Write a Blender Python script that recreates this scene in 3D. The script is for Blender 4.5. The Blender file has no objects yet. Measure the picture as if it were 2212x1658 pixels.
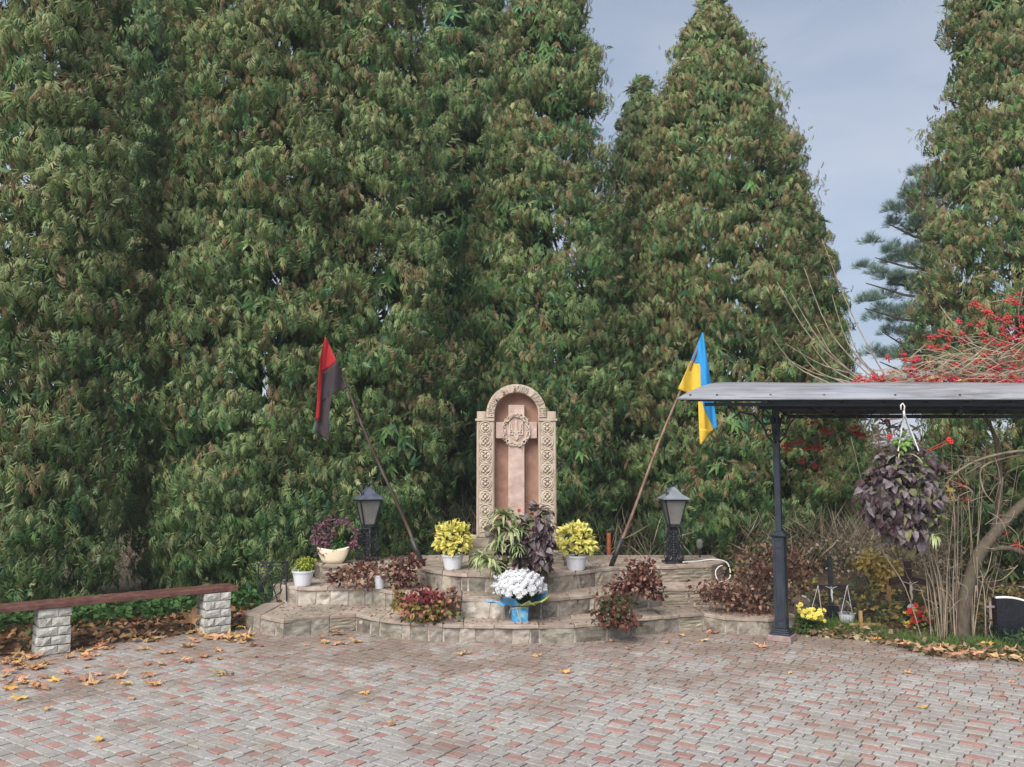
import bpy, math, random
import numpy as np
from mathutils import Vector, Matrix, Euler

random.seed(7); rng = np.random.default_rng(7)
S = bpy.context.scene
COL = S.collection
# ---------------------------------------------------------------- camera
CAM_H = 2.0; FPX = 1800.0; PITCH = math.atan(171/1800.0)
cd = bpy.data.cameras.new('camera'); cam = bpy.data.objects.new('camera', cd); COL.objects.link(cam)
cd.sensor_width = 36; cd.lens = 36*FPX/2212; cd.clip_end = 900; cd.clip_start = .1
cam.location = (0, 0, CAM_H); cam.rotation_euler = (math.pi/2+PITCH, 0, 0)
S.camera = cam
S.render.resolution_x = 1024; S.render.resolution_y = 767
# ---------------------------------------------------------------- world and sun
SUN_EL, SUN_AZ = math.radians(43), math.radians(207)      # sun behind the camera, a little to the left
w = bpy.data.worlds.new('World'); S.world = w; w.use_nodes = True
nt = w.node_tree; nt.nodes.clear()
def N(t, **k):
    n = nt.nodes.new(t)
    for a, b in k.items(): setattr(n, a, b)
    return n
wo = N('ShaderNodeOutputWorld'); bg = N('ShaderNodeBackground')
sky = N('ShaderNodeTexSky', sky_type='NISHITA'); sky.sun_disc = False
sky.sun_elevation = SUN_EL; sky.sun_rotation = SUN_AZ; sky.air_density = 1.2; sky.dust_density = 2.0
tc = N('ShaderNodeTexCoord'); mp = N('ShaderNodeMapping'); mp.inputs['Scale'].default_value = (1, 1, 3.2)
nz = N('ShaderNodeTexNoise'); nz.inputs['Scale'].default_value = 2.6; nz.inputs['Detail'].default_value = 5; nz.inputs['Roughness'].default_value = .5
nz.inputs['Distortion'].default_value = .4
rp = N('ShaderNodeValToRGB'); rp.color_ramp.elements[0].position = .36; rp.color_ramp.elements[1].position = .66
rp.color_ramp.elements[0].color = (1.95, 2.5, 3.4, 1); rp.color_ramp.elements[1].color = (3.05, 3.35, 4.0, 1)
mx = N('ShaderNodeMix', data_type='RGBA'); mx.inputs[0].default_value = .88
# brightening of the cloud deck towards the horizon, all the way round
sx = N('ShaderNodeSeparateXYZ'); mr = N('ShaderNodeMapRange'); mr.inputs[1].default_value = 0; mr.inputs[2].default_value = .5; mr.inputs[3].default_value = 1.28; mr.inputs[4].default_value = .97
vm = N('ShaderNodeVectorMath', operation='SCALE')
L = nt.links.new
L(tc.outputs['Generated'], mp.inputs[0]); L(mp.outputs[0], nz.inputs[0]); L(nz.outputs[0], rp.inputs[0])
L(sky.outputs[0], mx.inputs[6]); L(rp.outputs[0], mx.inputs[7])
L(tc.outputs['Generated'], sx.inputs[0]); L(sx.outputs[2], mr.inputs[0])
L(mx.outputs[2], vm.inputs[0]); L(mr.outputs[0], vm.inputs[3]); L(vm.outputs[0], bg.inputs[0])
bg.inputs[1].default_value = .076; L(bg.outputs[0], wo.inputs[0])
sl = bpy.data.lights.new('sun', 'SUN'); sl.energy = 2.3; sl.angle = math.radians(46); sl.color = (1, .93, .85)
so = bpy.data.objects.new('sun', sl); COL.objects.link(so)
dv = Vector((math.sin(SUN_AZ)*math.cos(SUN_EL), math.cos(SUN_AZ)*math.cos(SUN_EL), math.sin(SUN_EL)))
so.rotation_euler = dv.to_track_quat('Z', 'Y').to_euler(); so.location = (0, -5, 20)
S.view_settings.view_transform = 'Standard'; S.view_settings.look = 'None'
S.view_settings.exposure = 1.17; S.view_settings.gamma = 1
# ---------------------------------------------------------------- helpers
_c, _s = math.cos(PITCH), math.sin(PITCH)
def ray(px, py):
    x = (px-1106)/FPX; u = -(py-829)/FPX
    return (x, _c-u*_s, _s+u*_c)
def G(px, py, z=0.0):                 # point on the level z seen at a pixel of the 2212-wide photograph
    r = ray(px, py); t = (z-CAM_H)/r[2]; return Vector((r[0]*t, r[1]*t, z))
def P(px, py, Y):                     # point at depth Y
    r = ray(px, py); t = Y/r[1]; return Vector((r[0]*t, Y, CAM_H+r[2]*t))
def tag(o, label=None, cat=None, group=None, kind=None):
    if label: o['label'] = label
    if cat: o['category'] = cat
    if group: o['group'] = group
    if kind: o['kind'] = kind
    return o
def thing(name, loc, label, cat, group=None):
    o = bpy.data.objects.new(name, None); COL.objects.link(o); o.location = loc
    o.empty_display_size = .1
    return tag(o, label, cat, group)
def part(name, mesh, parent, loc, rot=None, sc=1.0):
    o = bpy.data.objects.new(name, mesh); COL.objects.link(o)
    off = Vector(loc)
    if parent is not None:
        o.parent = parent; off = off-Vector(parent.location)
    m = Matrix.Translation(off)
    if rot is not None: m = m @ (rot.to_4x4() if isinstance(rot, Matrix) else Euler(rot).to_matrix().to_4x4())
    if isinstance(sc, (tuple, list)): m = m @ Matrix.Diagonal((*sc, 1))
    elif sc != 1.0: m = m @ Matrix.Scale(sc, 4)
    o.matrix_basis = m
    return o
class MB:
    def __init__(s): s.v = []; s.f = []; s.c = []; s.m = []; s.cur = (1, 1, 1); s.mi = 0
    def add(s, vs, fs):
        b = len(s.v); s.v += [tuple(q) for q in vs]; s.c += [s.cur]*len(vs)
        s.f += [tuple(i+b for i in f) for f in fs]; s.m += [s.mi]*len(fs)
    def box(s, c, d, rot=None, taper=1.0):
        c = Vector(c); R = rot if rot is not None else Matrix.Identity(3)
        if isinstance(R, (int, float)): R = Matrix.Rotation(R, 3, 'Z')
        vs = []
        for k in (-1, 1):
            t = taper if k == 1 else 1
            for i, j in ((-1, -1), (1, -1), (1, 1), (-1, 1)): vs.append(c+R @ Vector((i*d[0]/2*t, j*d[1]/2*t, k*d[2]/2)))
        s.add(vs, [(3, 2, 1, 0), (4, 5, 6, 7), (0, 1, 5, 4), (1, 2, 6, 5), (2, 3, 7, 6), (3, 0, 4, 7)])
    def tube(s, pts, r, n=6, caps=True, flat=None):
        pts = [Vector(p) for p in pts]; m = len(pts)
        rs = r if isinstance(r, (list, tuple)) else [r]*m
        up = None; vs = []
        for i, p in enumerate(pts):
            t = (pts[min(i+1, m-1)]-pts[max(i-1, 0)])
            if t.length < 1e-9: t = Vector((0, 0, 1))
            t.normalize()
            if up is None:
                up = Vector((0, 0, 1)) if abs(t.z) < .9 else Vector((1, 0, 0))
            a = (up-t*up.dot(t))
            if a.length < 1e-6: a = t.orthogonal()
            a.normalize(); b = t.cross(a); up = a
            for k in range(n):
                q = 2*math.pi*k/n
                vs.append(p+(a*math.cos(q)+b*math.sin(q))*rs[i])
        fs = [(i*n+k, i*n+(k+1) % n, (i+1)*n+(k+1) % n, (i+1)*n+k) for i in range(m-1) for k in range(n)]
        if caps: fs += [tuple(range(n-1, -1, -1)), tuple((m-1)*n+k for k in range(n))]
        s.add(vs, fs)
    def lathe(s, prof, c=(0, 0, 0), n=20, sx=1.0, sy=1.0, rot=0.0):
        vs = []
        for r, z in prof:
            for k in range(n):
                a = 2*math.pi*k/n+rot; vs.append((c[0]+math.cos(a)*r*sx, c[1]+math.sin(a)*r*sy, c[2]+z))
        m = len(prof)
        fs = [(i*n+k, i*n+(k+1) % n, (i+1)*n+(k+1) % n, (i+1)*n+k) for i in range(m-1) for k in range(n)]
        if prof[0][0] > 1e-5: fs.append(tuple(range(n-1, -1, -1)))
        if prof[-1][0] > 1e-5: fs.append(tuple((m-1)*n+k for k in range(n)))
        s.add(vs, fs)
    def prism(s, poly, z0, z1):      # poly counter-clockwise list of xy
        n = len(poly)
        vs = [(p[0], p[1], z0) for p in poly]+[(p[0], p[1], z1) for p in poly]
        s.add(vs, [tuple(range(n-1, -1, -1)), tuple(range(n, 2*n))]+[(i, (i+1) % n, n+(i+1) % n, n+i) for i in range(n)])
    def yprism(s, poly, y0, y1):     # outline in xz, thick in y (y0 is the front)
        n = len(poly)
        vs = [(p[0], y0, p[1]) for p in poly]+[(p[0], y1, p[1]) for p in poly]
        s.add(vs, [tuple(range(n)), tuple(range(2*n-1, n-1, -1))]+[((i+1) % n, i, n+i, n+(i+1) % n) for i in range(n)])
    def sphere(s, c, r, n=6, m=4, sz=1.0):
        s.lathe([(math.sin(math.pi*i/m)*r if 0 < i < m else 0.0, -math.cos(math.pi*i/m)*r*sz) for i in range(m+1)], c, n)
    def mesh(s, name, mats, origin=(0, 0, 0), smooth=False, bevel=None):
        me = bpy.data.meshes.new(name)
        o = Vector(origin)
        me.from_pydata([(q[0]-o.x, q[1]-o.y, q[2]-o.z) for q in s.v], [], s.f)
        for m in (mats if isinstance(mats, (list, tuple)) else [mats]): me.materials.append(m)
        me.polygons.foreach_set('material_index', s.m)
        if any(c != (1, 1, 1) for c in s.c):
            a = me.color_attributes.new('tint', 'FLOAT_COLOR', 'POINT')
            a.data.foreach_set('color', [x for c in s.c for x in (*c, 1)])
        if smooth: me.polygons.foreach_set('use_smooth', [True]*len(me.polygons))
        me.update(); return me
    def build(s, name, mats, parent=None, smooth=False, bevel=0, kind=None):
        org = parent.location if parent is not None else (0, 0, 0)
        me = s.mesh(name, mats, org, smooth)
        o = bpy.data.objects.new(name, me); COL.objects.link(o)
        if parent is not None: o.parent = parent
        if bevel:
            b = o.modifiers.new('bevel', 'BEVEL'); b.width = bevel; b.segments = 2; b.limit_method = 'ANGLE'
        if kind: o['kind'] = kind
        return o
def cloud(name, tv, tf, pos, R, col, mat, parent=None, kind=None, sc=None):
    """many copies of one small leaf shape joined to one mesh. tv (k,3), tf (m,4), pos (N,3), R (N,3,3) columns = axes, col (N,3) or (N,k,3)"""
    tv = np.asarray(tv, float); tf = np.asarray(tf, int); n = len(pos); k = len(tv)
    T = tv[None] if sc is None else tv[None]*sc[:, None, None]
    V = np.einsum('nij,nkj->nki', R, np.broadcast_to(T, (n, k, 3)))+pos[:, None, :]
    if parent is not None: V = V-np.array(parent.location)[None, None]
    F = (tf[None]+(np.arange(n)*k)[:, None, None]).reshape(-1, tf.shape[1])
    me = bpy.data.meshes.new(name); q = tf.shape[1]
    me.vertices.add(n*k); me.vertices.foreach_set('co', V.astype(np.float32).ravel())
    me.loops.add(F.size); me.loops.foreach_set('vertex_index', F.astype(np.int32).ravel())
    me.polygons.add(len(F)); me.polygons.foreach_set('loop_start', np.arange(0, F.size, q, dtype=np.int32))
    me.polygons.foreach_set('loop_total', np.full(len(F), q, dtype=np.int32))
    if col.ndim == 2: col = np.repeat(col[:, None, :], k, 1)
    a = me.color_attributes.new('tint', 'FLOAT_COLOR', 'POINT')
    c4 = np.ones((n*k, 4), np.float32); c4[:, :3] = col.reshape(-1, 3); a.data.foreach_set('color', c4.ravel())
    me.materials.append(mat); me.update(); me.validate()
    o = bpy.data.objects.new(name, me); COL.objects.link(o)
    if parent is not None: o.parent = parent
    if kind: o['kind'] = kind
    return o
def norm(a): return a/np.maximum(np.linalg.norm(a, axis=-1, keepdims=True), 1e-9)
def frames(d, up):
    d = norm(d); z = up-d*np.sum(up*d, -1, keepdims=True); z = norm(z); y = np.cross(z, d)
    return np.stack([d, y, z], -1)
def sp(*a): return tuple((x/255)**2.2 for x in a)
# ---------------------------------------------------------------- materials
def mat(name, c1, c2=None, scale=12, rough=.8, bump=.15, metal=0.0, attr=False, rnd=0.0, trans=0.0, c3=None, s3=2.5, world=False, bscale=None, spec=.5, stretch=None, lo=.35, hi=.65, bdist=.01):
    m = bpy.data.materials.new(name); m.use_nodes = True; t = m.node_tree; t.nodes.clear()
    def n(ty, **k):
        x = t.nodes.new(ty)
        for a, b in k.items(): setattr(x, a, b)
        return x
    out = n('ShaderNodeOutputMaterial'); b = n('ShaderNodeBsdfPrincipled')
    b.inputs['Roughness'].default_value = rough; b.inputs['Metallic'].default_value = metal; b.inputs['Specular IOR Level'].default_value = spec
    oi = n('ShaderNodeObjectInfo')
    if world:
        vec = n('ShaderNodeNewGeometry').outputs['Position']
    else:
        tcn = n('ShaderNodeTexCoord'); ad = n('ShaderNodeVectorMath', operation='MULTIPLY_ADD')
        ad.inputs[1].default_value = (1, 1, 1); cb = n('ShaderNodeVectorMath', operation='SCALE'); cb.inputs[0].default_value = (37, 71, 13)
        t.links.new(oi.outputs['Random'], cb.inputs[3]); t.links.new(tcn.outputs['Object'], ad.inputs[0]); t.links.new(cb.outputs[0], ad.inputs[2]); vec = ad.outputs[0]
    if stretch:
        mpn = n('ShaderNodeMapping'); mpn.inputs['Scale'].default_value = stretch; t.links.new(vec, mpn.inputs[0]); vec = mpn.outputs[0]
    nn = n('ShaderNodeTexNoise'); nn.inputs['Scale'].default_value = scale; nn.inputs['Detail'].default_value = 6; nn.inputs['Roughness'].default_value = .6
    t.links.new(vec, nn.inputs[0])
    r = n('ShaderNodeValToRGB'); r.color_ramp.elements[0].position = lo; r.color_ramp.elements[1].position = hi
    r.color_ramp.elements[0].color = (*c1, 1); r.color_ramp.elements[1].color = (*(c2 or c1), 1)
    t.links.new(nn.outputs[0], r.inputs[0]); colr = r.outputs[0]
    if c3 is not None:
        n3 = n('ShaderNodeTexNoise'); n3.inputs['Scale'].default_value = s3; n3.inputs['Detail'].default_value = 5; n3.inputs['Roughness'].default_value = .65
        t.links.new(vec, n3.inputs[0]); r3 = n('ShaderNodeMapRange'); r3.inputs[1].default_value = .48; r3.inputs[2].default_value = .68
        v3 = n3.outputs[0]
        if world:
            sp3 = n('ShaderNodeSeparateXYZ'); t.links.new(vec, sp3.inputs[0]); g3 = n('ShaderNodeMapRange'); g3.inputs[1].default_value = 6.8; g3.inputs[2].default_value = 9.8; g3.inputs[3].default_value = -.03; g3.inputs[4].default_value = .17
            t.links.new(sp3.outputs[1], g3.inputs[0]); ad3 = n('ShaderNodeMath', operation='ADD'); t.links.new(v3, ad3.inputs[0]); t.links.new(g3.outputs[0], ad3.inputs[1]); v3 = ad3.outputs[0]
        t.links.new(v3, r3.inputs[0]); x3 = n('ShaderNodeMix', data_type='RGBA'); x3.inputs[7].default_value = (*c3, 1)
        t.links.new(r3.outputs[0], x3.inputs[0]); t.links.new(colr, x3.inputs[6]); colr = x3.outputs[2]
    if attr:
        at = n('ShaderNodeAttribute'); at.attribute_name = 'tint'; xm = n('ShaderNodeMix', data_type='RGBA', blend_type='MULTIPLY'); xm.inputs[0].default_value = 1
        t.links.new(colr, xm.inputs[6]); t.links.new(at.outputs[0], xm.inputs[7]); colr = xm.outputs[2]
    if rnd:
        h = n('ShaderNodeHueSaturation'); ma = n('ShaderNodeMapRange'); ma.inputs[3].default_value = 1-rnd; ma.inputs[4].default_value = 1+rnd
        t.links.new(oi.outputs['Random'], ma.inputs[0]); t.links.new(ma.outputs[0], h.inputs['Value']); t.links.new(colr, h.inputs['Color'])
        m2 = n('ShaderNodeMath', operation='MULTIPLY'); m2.inputs[1].default_value = 7.31; m3 = n('ShaderNodeMath', operation='FRACT'); m4 = n('ShaderNodeMapRange')
        m4.inputs[3].default_value = .5-rnd*.07; m4.inputs[4].default_value = .5+rnd*.07
        t.links.new(oi.outputs['Random'], m2.inputs[0]); t.links.new(m2.outputs[0], m3.inputs[0]); t.links.new(m3.outputs[0], m4.inputs[0]); t.links.new(m4.outputs[0], h.inputs['Hue'])
        colr = h.outputs[0]
    t.links.new(colr, b.inputs['Base Color'])
    if bump:
        nb = n('ShaderNodeTexNoise'); nb.inputs['Scale'].default_value = bscale or scale*3; nb.inputs['Detail'].default_value = 5; t.links.new(vec, nb.inputs[0])
        bp = n('ShaderNodeBump'); bp.inputs['Strength'].default_value = bump; bp.inputs['Distance'].default_value = bdist
        t.links.new(nb.outputs[0], bp.inputs['Height']); t.links.new(bp.outputs[0], b.inputs['Normal'])
    if trans:
        tr = n('ShaderNodeBsdfTranslucent'); ms = n('ShaderNodeMixShader'); ms.inputs[0].default_value = trans
        t.links.new(colr, tr.inputs[0]); t.links.new(b.outputs[0], ms.inputs[1]); t.links.new(tr.outputs[0], ms.inputs[2]); t.links.new(ms.outputs[0], out.inputs[0])
    else: t.links.new(b.outputs[0], out.inputs[0])
    return m
W1 = (1, 1, 1)
M_THUJA = mat('thuja foliage', (.85, .85, .85), W1, 3, .72, 0, attr=True, trans=.16, spec=.15)
M_NEEDLE = mat('pine needles', (.8, .8, .8), W1, 3, .7, 0, attr=True, trans=.1, spec=.15)
M_LEAF = mat('small leaves', (.8, .8, .8), W1, 30, .6, 0, attr=True, trans=.25, spec=.25)
M_BARK = mat('thuja bark', (.045, .03, .02), (.11, .08, .055), 8, .9, .6, stretch=(3, 3, .6), bdist=.02)
M_VBARK = mat('viburnum bark', (.06, .045, .035), (.14, .11, .085), 14, .9, .6, stretch=(3, 3, .8), c3=(.12, .11, .07), bdist=.02)
M_TWIG = mat('dry twigs', (.19, .15, .11), (.38, .31, .23), 6, .8, 0)
M_TWIGD = mat('dark dry twigs', (.10, .07, .05), (.2, .15, .11), 20, .8, 0)
M_STONE = mat('sandstone slabs', (.19, .17, .14), (.36, .33, .285), 9, .85, .5, rnd=.38, c3=(.13, .105, .08), s3=5, stretch=(1, 1, 1.6), bdist=.012)
M_STONEW = mat('whitened sandstone', (.36, .33, .28), (.6, .57, .52), 9, .85, .5, rnd=.12, c3=(.24, .2, .15), s3=6, bdist=.012)
M_LEDGE = mat('layered ledge stone', (.26, .225, .175), (.42, .37, .30), 11, .85, .6, rnd=.2, c3=(.22, .19, .15), s3=4, stretch=(1, 1, 4), bdist=.012)
M_FLAG = mat('flagstones', (.29, .23, .18), (.44, .375, .32), 7, .85, .5, rnd=.18, c3=(.24, .2, .16), s3=4, bdist=.012)
M_MORTAR = mat('mortar', (.30, .265, .22), (.52, .48, .43), 25, .95, .4)
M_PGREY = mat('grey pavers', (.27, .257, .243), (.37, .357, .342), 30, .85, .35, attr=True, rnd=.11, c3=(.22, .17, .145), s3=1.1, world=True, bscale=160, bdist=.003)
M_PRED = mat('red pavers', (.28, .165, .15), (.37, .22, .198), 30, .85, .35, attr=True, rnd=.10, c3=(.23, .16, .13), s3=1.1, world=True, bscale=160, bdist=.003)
M_JOINT = mat('joint sand and moss', (.10, .085, .065), (.19, .16, .13), 18, .95, .4, c3=(.10, .11, .05), s3=1.3)
M_SOIL = mat('soil', (.065, .045, .03), (.16, .115, .075), 7, .95, .8, c3=(.12, .11, .06), s3=.7, bdist=.03)
M_ROSE = mat('rose artificial stone', (.44, .35, .275), (.54, .45, .365), 7, .75, .3, c3=(.31, .24, .195), s3=4, stretch=(2, 2, .5), bdist=.006)
M_NICHE = mat('red brown niche stone', (.26, .145, .105), (.35, .21, .155), 6, .8, .2, c3=(.40, .24, .18), s3=4, bdist=.004)
M_CROSS = mat('pink cross stone', (.41, .29, .25), (.50, .375, .33), 8, .75, .15, c3=(.60, .47, .42), s3=6, bdist=.004)
M_ORN = mat('lightened relief stone', (.50, .42, .335), (.62, .54, .45), 12, .75, .3, c3=(.42, .345, .28), s3=5, bdist=.004)  # carving tinted lighter than its ground, relief shading put into the colour
M_IRON = mat('black wrought iron', (.012, .014, .02), (.035, .038, .05), 20, .42, .15, bdist=.003)
M_LROOF = mat('lantern sheet metal', (.05, .06, .085), (.10, .12, .16), 9, .38, .1, bdist=.003, rnd=.2)
M_LROOF2 = mat('pale lantern sheet metal', (.17, .19, .23), (.27, .29, .33), 9, .35, .1, bdist=.003)
M_GLASSF = mat('frosted glass', (.30, .31, .29), (.38, .39, .36), 6, .3, 0, trans=.45)
M_BULB = mat('bulb glass', (.85, .85, .82), None, 5, .2, 0)
M_POST = mat('dark blue grey post paint', (.018, .024, .038), (.032, .042, .06), 6, .42, .1, bdist=.003)
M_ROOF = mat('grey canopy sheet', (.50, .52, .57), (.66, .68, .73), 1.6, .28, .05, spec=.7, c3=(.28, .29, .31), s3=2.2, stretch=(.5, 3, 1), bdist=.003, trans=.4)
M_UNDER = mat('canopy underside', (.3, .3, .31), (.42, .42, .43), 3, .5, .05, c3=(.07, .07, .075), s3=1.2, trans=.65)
M_PLINTH = mat('concrete plinth', (.23, .165, .155), (.33, .25, .235), 14, .9, .4)
M_WOODR = mat('red brown bench paint', (.09, .035, .028), (.17, .075, .06), 10, .45, .3, stretch=(1, 1, 1), c3=(.22, .12, .10), s3=6, bdist=.004)
M_WBRICK = mat('whitewashed rock faced brick', (.42, .42, .39), (.64, .64, .60), 14, .85, .7, rnd=.08, c3=(.36, .34, .28), s3=6, bdist=.015)
M_POTW = mat('white plastic', (.66, .69, .76), (.74, .77, .83), 4, .4, 0, c3=(.6, .6, .62), s3=5)
M_CREAM = mat('cream glazed pot', (.72, .62, .44), (.80, .71, .54), 4, .45, 0)
M_EARTH = mat('potting soil', (.04, .03, .02), (.09, .06, .04), 30, .95, .5)
M_POLE = mat('brown varnished pole', (.045, .027, .022), (.10, .065, .05), 10, .45, .2, c3=(.17, .125, .10), s3=5, stretch=(1, 1, .3), bdist=.004)
M_POLE2 = mat('worn brown pole', (.14, .08, .055), (.26, .17, .12), 10, .45, .2, c3=(.34, .26, .2), s3=5, stretch=(1, 1, .3), bdist=.004)
M_SLEEVE = mat('black sleeve', (.02, .02, .022), (.05, .05, .052), 10, .5, 0)
def cloth(name, c): return mat(name, tuple(x*.9 for x in c), c, 40, .75, .1, trans=.22, bdist=.002)
M_BLUE = cloth('blue cloth', (.03, .36, .80)); M_YEL = cloth('yellow cloth', (.86, .60, .06))
M_RED = cloth('red cloth', (.50, .022, .028)); M_BLK = cloth('faded black cloth', (.06, .047, .056))
M_MAPLE = mat('dry maple leaf', (.50, .26, .12), (.74, .48, .28), 18, .7, .2, rnd=.3, trans=.2, c3=(.30, .15, .08), s3=14, bdist=.004)
M_MAPLEY = mat('yellow maple leaf', (.62, .36, .08), (.74, .50, .18), 18, .7, .2, rnd=.15, trans=.25, bdist=.004)
M_YLEAF = mat('yellow coleus leaf', (.64, .60, .10), (.80, .76, .26), 16, .55, .15, rnd=.2, trans=.3, bdist=.004)
M_PLEAF = mat('dark purple coleus leaf', (.035, .018, .025), (.085, .045, .055), 16, .5, .15, rnd=.5, trans=.12, bdist=.004)
M_GRLEAF = mat('grey purple coleus leaf', (.09, .07, .08), (.20, .165, .175), 16, .5, .2, rnd=.5, trans=.1, bdist=.004)
M_OLEAF = mat('olive coleus leaf', (.12, .13, .05), (.22, .22, .10), 16, .55, .15, rnd=.3, trans=.2, bdist=.004)
M_PKLEAF = mat('pink and plum leaf', (.07, .02, .035), (.34, .15, .2), 26, .5, 0, rnd=.5, trans=.15)
M_STRAP = mat('striped strap leaf', (.25, .36, .12), (.56, .62, .36), 30, .5, 0, rnd=.25, trans=.25, stretch=(.2, 6, 1))
M_DRYR = mat('withered burgundy leaf', (.13, .035, .025), (.30, .12, .08), 20, .7, 0, rnd=.45, trans=.15)
M_DRYB = mat('withered tan leaf', (.22, .13, .085), (.42, .29, .20), 20, .7, 0, rnd=.4, trans=.15)
M_WFLOW = mat('white petals', (.78, .79, .82), (.88, .89, .9), 30, .6, 0, trans=.15)
M_YFLOW = mat('yellow petals', (.72, .60, .08), (.85, .76, .2), 30, .6, 0, trans=.15)
M_RFLOW = mat('red petals', (.68, .03, .03), (.78, .08, .06), 30, .6, 0, trans=.15)
M_OFLOW = mat('orange petals', (.62, .20, .04), (.75, .33, .10), 30, .6, 0, trans=.15)
M_BERRY = mat('viburnum berries', (.40, .018, .022), (.55, .05, .05), 20, .3, 0, rnd=.2)
M_WRAPB = mat('blue wrapping paper', (.06, .34, .66), (.30, .60, .82), 9, .4, .1, trans=.15, lo=.45, hi=.6, bdist=.003)
M_WRAPY = mat('yellow green wrapping paper', (.45, .52, .10), (.62, .66, .22), 9, .4, .1, trans=.15)
M_WHITE = mat('white paint', (.70, .70, .70), (.80, .80, .79), 9, .5, 0)
M_RIB = mat('pale ribbon', (.6, .58, .4), None, 9, .4, 0)
M_BGRAN = mat('polished black granite', (.010, .012, .018), (.022, .026, .034), 60, .2, 0)
M_BRGRAN = mat('brown grey gravestone', (.22, .16, .15), (.32, .25, .235), 30, .6, .1)
M_DWOOD = mat('dark brown cross paint', (.035, .018, .015), (.065, .035, .028), 12, .5, .2)
M_OWOOD = mat('ochre wood', (.34, .20, .08), (.48, .31, .15), 12, .6, .2)
M_RUST = mat('rusty orange pipe', (.30, .08, .035), (.44, .14, .06), 14, .8, .2)
M_FIG = mat('pale cast figure', (.62, .52, .42), (.7, .6, .5), 20, .6, 0)
M_MOSSLIGHT = mat('pale plaster', (.5, .5, .46), (.62, .62, .58), 20, .8, .1)

# ---------------------------------------------------------------- ground and paving
edge = [(-14, 4.2), (-8, 6.75), (-5.1, 9.05), (-3.55, 10.25), (-3.0, 10.6), (3.3, 10.6), (3.42, 10.15)]
for q in ((1735, 1373), (1831, 1379), (1913, 1390), (1960, 1402), (2000, 1415), (2112, 1423), (2212, 1427)):
    g = G(*q); edge.append((g.x, g.y))
edge += [(edge[-1][0]+2.2, edge[-1][1]-.1), (14, 8.6)]
EX = [e[0] for e in edge]; EY = [e[1] for e in edge]
def yb(x): return np.interp(x, EX, EY)
def hnoise(x, y):
    return (np.sin(x*2.1+y*1.3)+np.sin(x*4.7-y*3.1+1)*.5+np.sin(x*9.3+y*8.1)*.25)*.5
def gz(x, y):
    x = np.asarray(x, float); y = np.asarray(y, float); d = y-yb(x)
    base = np.where(d < 0, -.045, -.045+np.clip(d/.25, 0, 1)*.055+np.clip(d-.2, 0, 3)*.03)
    hum = np.clip(d/.6, 0, 1)*.03*hnoise(x, y)
    left = np.clip(-(x+3)/.6, 0, 1)*np.clip(d/.5, 0, 1)*np.clip(1-d/4, 0, 1)*.12
    far = np.clip((y-13)/20, 0, 1)**1.2*1.6+np.clip((y-40)/200, 0, 1)*6
    return base+hum+left+far
xs = np.concatenate([[-300, -150, -80, -40, -25, -16], np.arange(-11, 11.01, .14), [16, 25, 40, 80, 150, 300]])
ys = np.concatenate([[-60, -25, -10, -3, 1, 3], np.arange(4, 17, .14), np.arange(17, 26, 1.), [30, 36, 45, 60, 90, 140, 220, 320, 450]])
XX, YY = np.meshgrid(xs, ys); ZZ = gz(XX, YY)
me = bpy.data.meshes.new('ground'); nx, ny = len(xs), len(ys)
me.from_pydata(np.stack([XX, YY, ZZ], -1).reshape(-1, 3).tolist(), [], [(j*nx+i, j*nx+i+1, (j+1)*nx+i+1, (j+1)*nx+i) for j in range(ny-1) for i in range(nx-1)])
me.materials.append(M_SOIL); me.polygons.foreach_set('use_smooth', [True]*len(me.polygons))
gob = bpy.data.objects.new('ground', me); COL.objects.link(gob); tag(gob, kind='structure')
# paving: a sand bed with every paver standing a little proud of it
pav = bpy.data.objects.new('pavement', None); COL.objects.link(pav); tag(pav, kind='structure'); pav.location = (0, 7, 0)
mb = MB(); ex = [(-14, 1.0)]+[(14, 1.0)]+[(x, y+.06) for x, y in edge[::-1]]
mb.prism(ex, -.04, -.013); bed = mb.build('sand_bed', M_JOINT, pav)
AU = math.radians(54.8); U = np.array([-math.sin(AU), math.cos(AU)]); V2 = np.array([math.cos(AU), math.sin(AU)])
RZ = Matrix.Rotation(math.atan2(U[1], U[0]), 3, 'Z')
PW = .100; LEN = (.092, .132, .172)
def paver_verts(L, W, tilt=0, b=.007):
    a, c = L/2-.0045, W/2-.0045
    v = [(-a, -c, -.02), (a, -c, -.02), (a, c, -.02), (-a, c, -.02), (-a, -c, -.004), (a, -c, -.004), (a, c, -.004), (-a, c, -.004),
         (-a+b, -c+b, 0), (a-b, -c+b, 0), (a-b, c-b, 0), (-a+b, c-b, 0)]
    f = [(8, 9, 10, 11)]
    for i in range(4):
        j = (i+1) % 4; f += [(i, j, 4+j, 4+i), (4+i, 4+j, 8+j, 8+i)]
    return v, f
cand = []
for k in range(-45, 190):
    v0 = k*PW; u0 = -12+random.random()*.2
    bend = 0
    while u0 < 16:
        Lp = random.choices(LEN, (.3, .4, .3))[0]; uc = u0+Lp/2; u0 += Lp
        p = U*uc+V2*(v0+PW/2)
        x, y = p
        if not (2.2 < y < 11.2 and abs(x) < 7.5): continue
        if y > yb(x)-.03: continue
        if abs(x) > y*.64+1.4: continue
        if y > 10.75: continue
        cand.append((x, y, Lp, random.random() < .19))
def visible(x, y):
    z = y*_c-CAM_H*_s   # depth
    return y > 5.3 and abs(x) < y*.615
vis = sorted([c for c in cand if visible(c[0], c[1])], key=lambda c: c[0]**2+c[1]**2)
reds = {}; c2 = []
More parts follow.
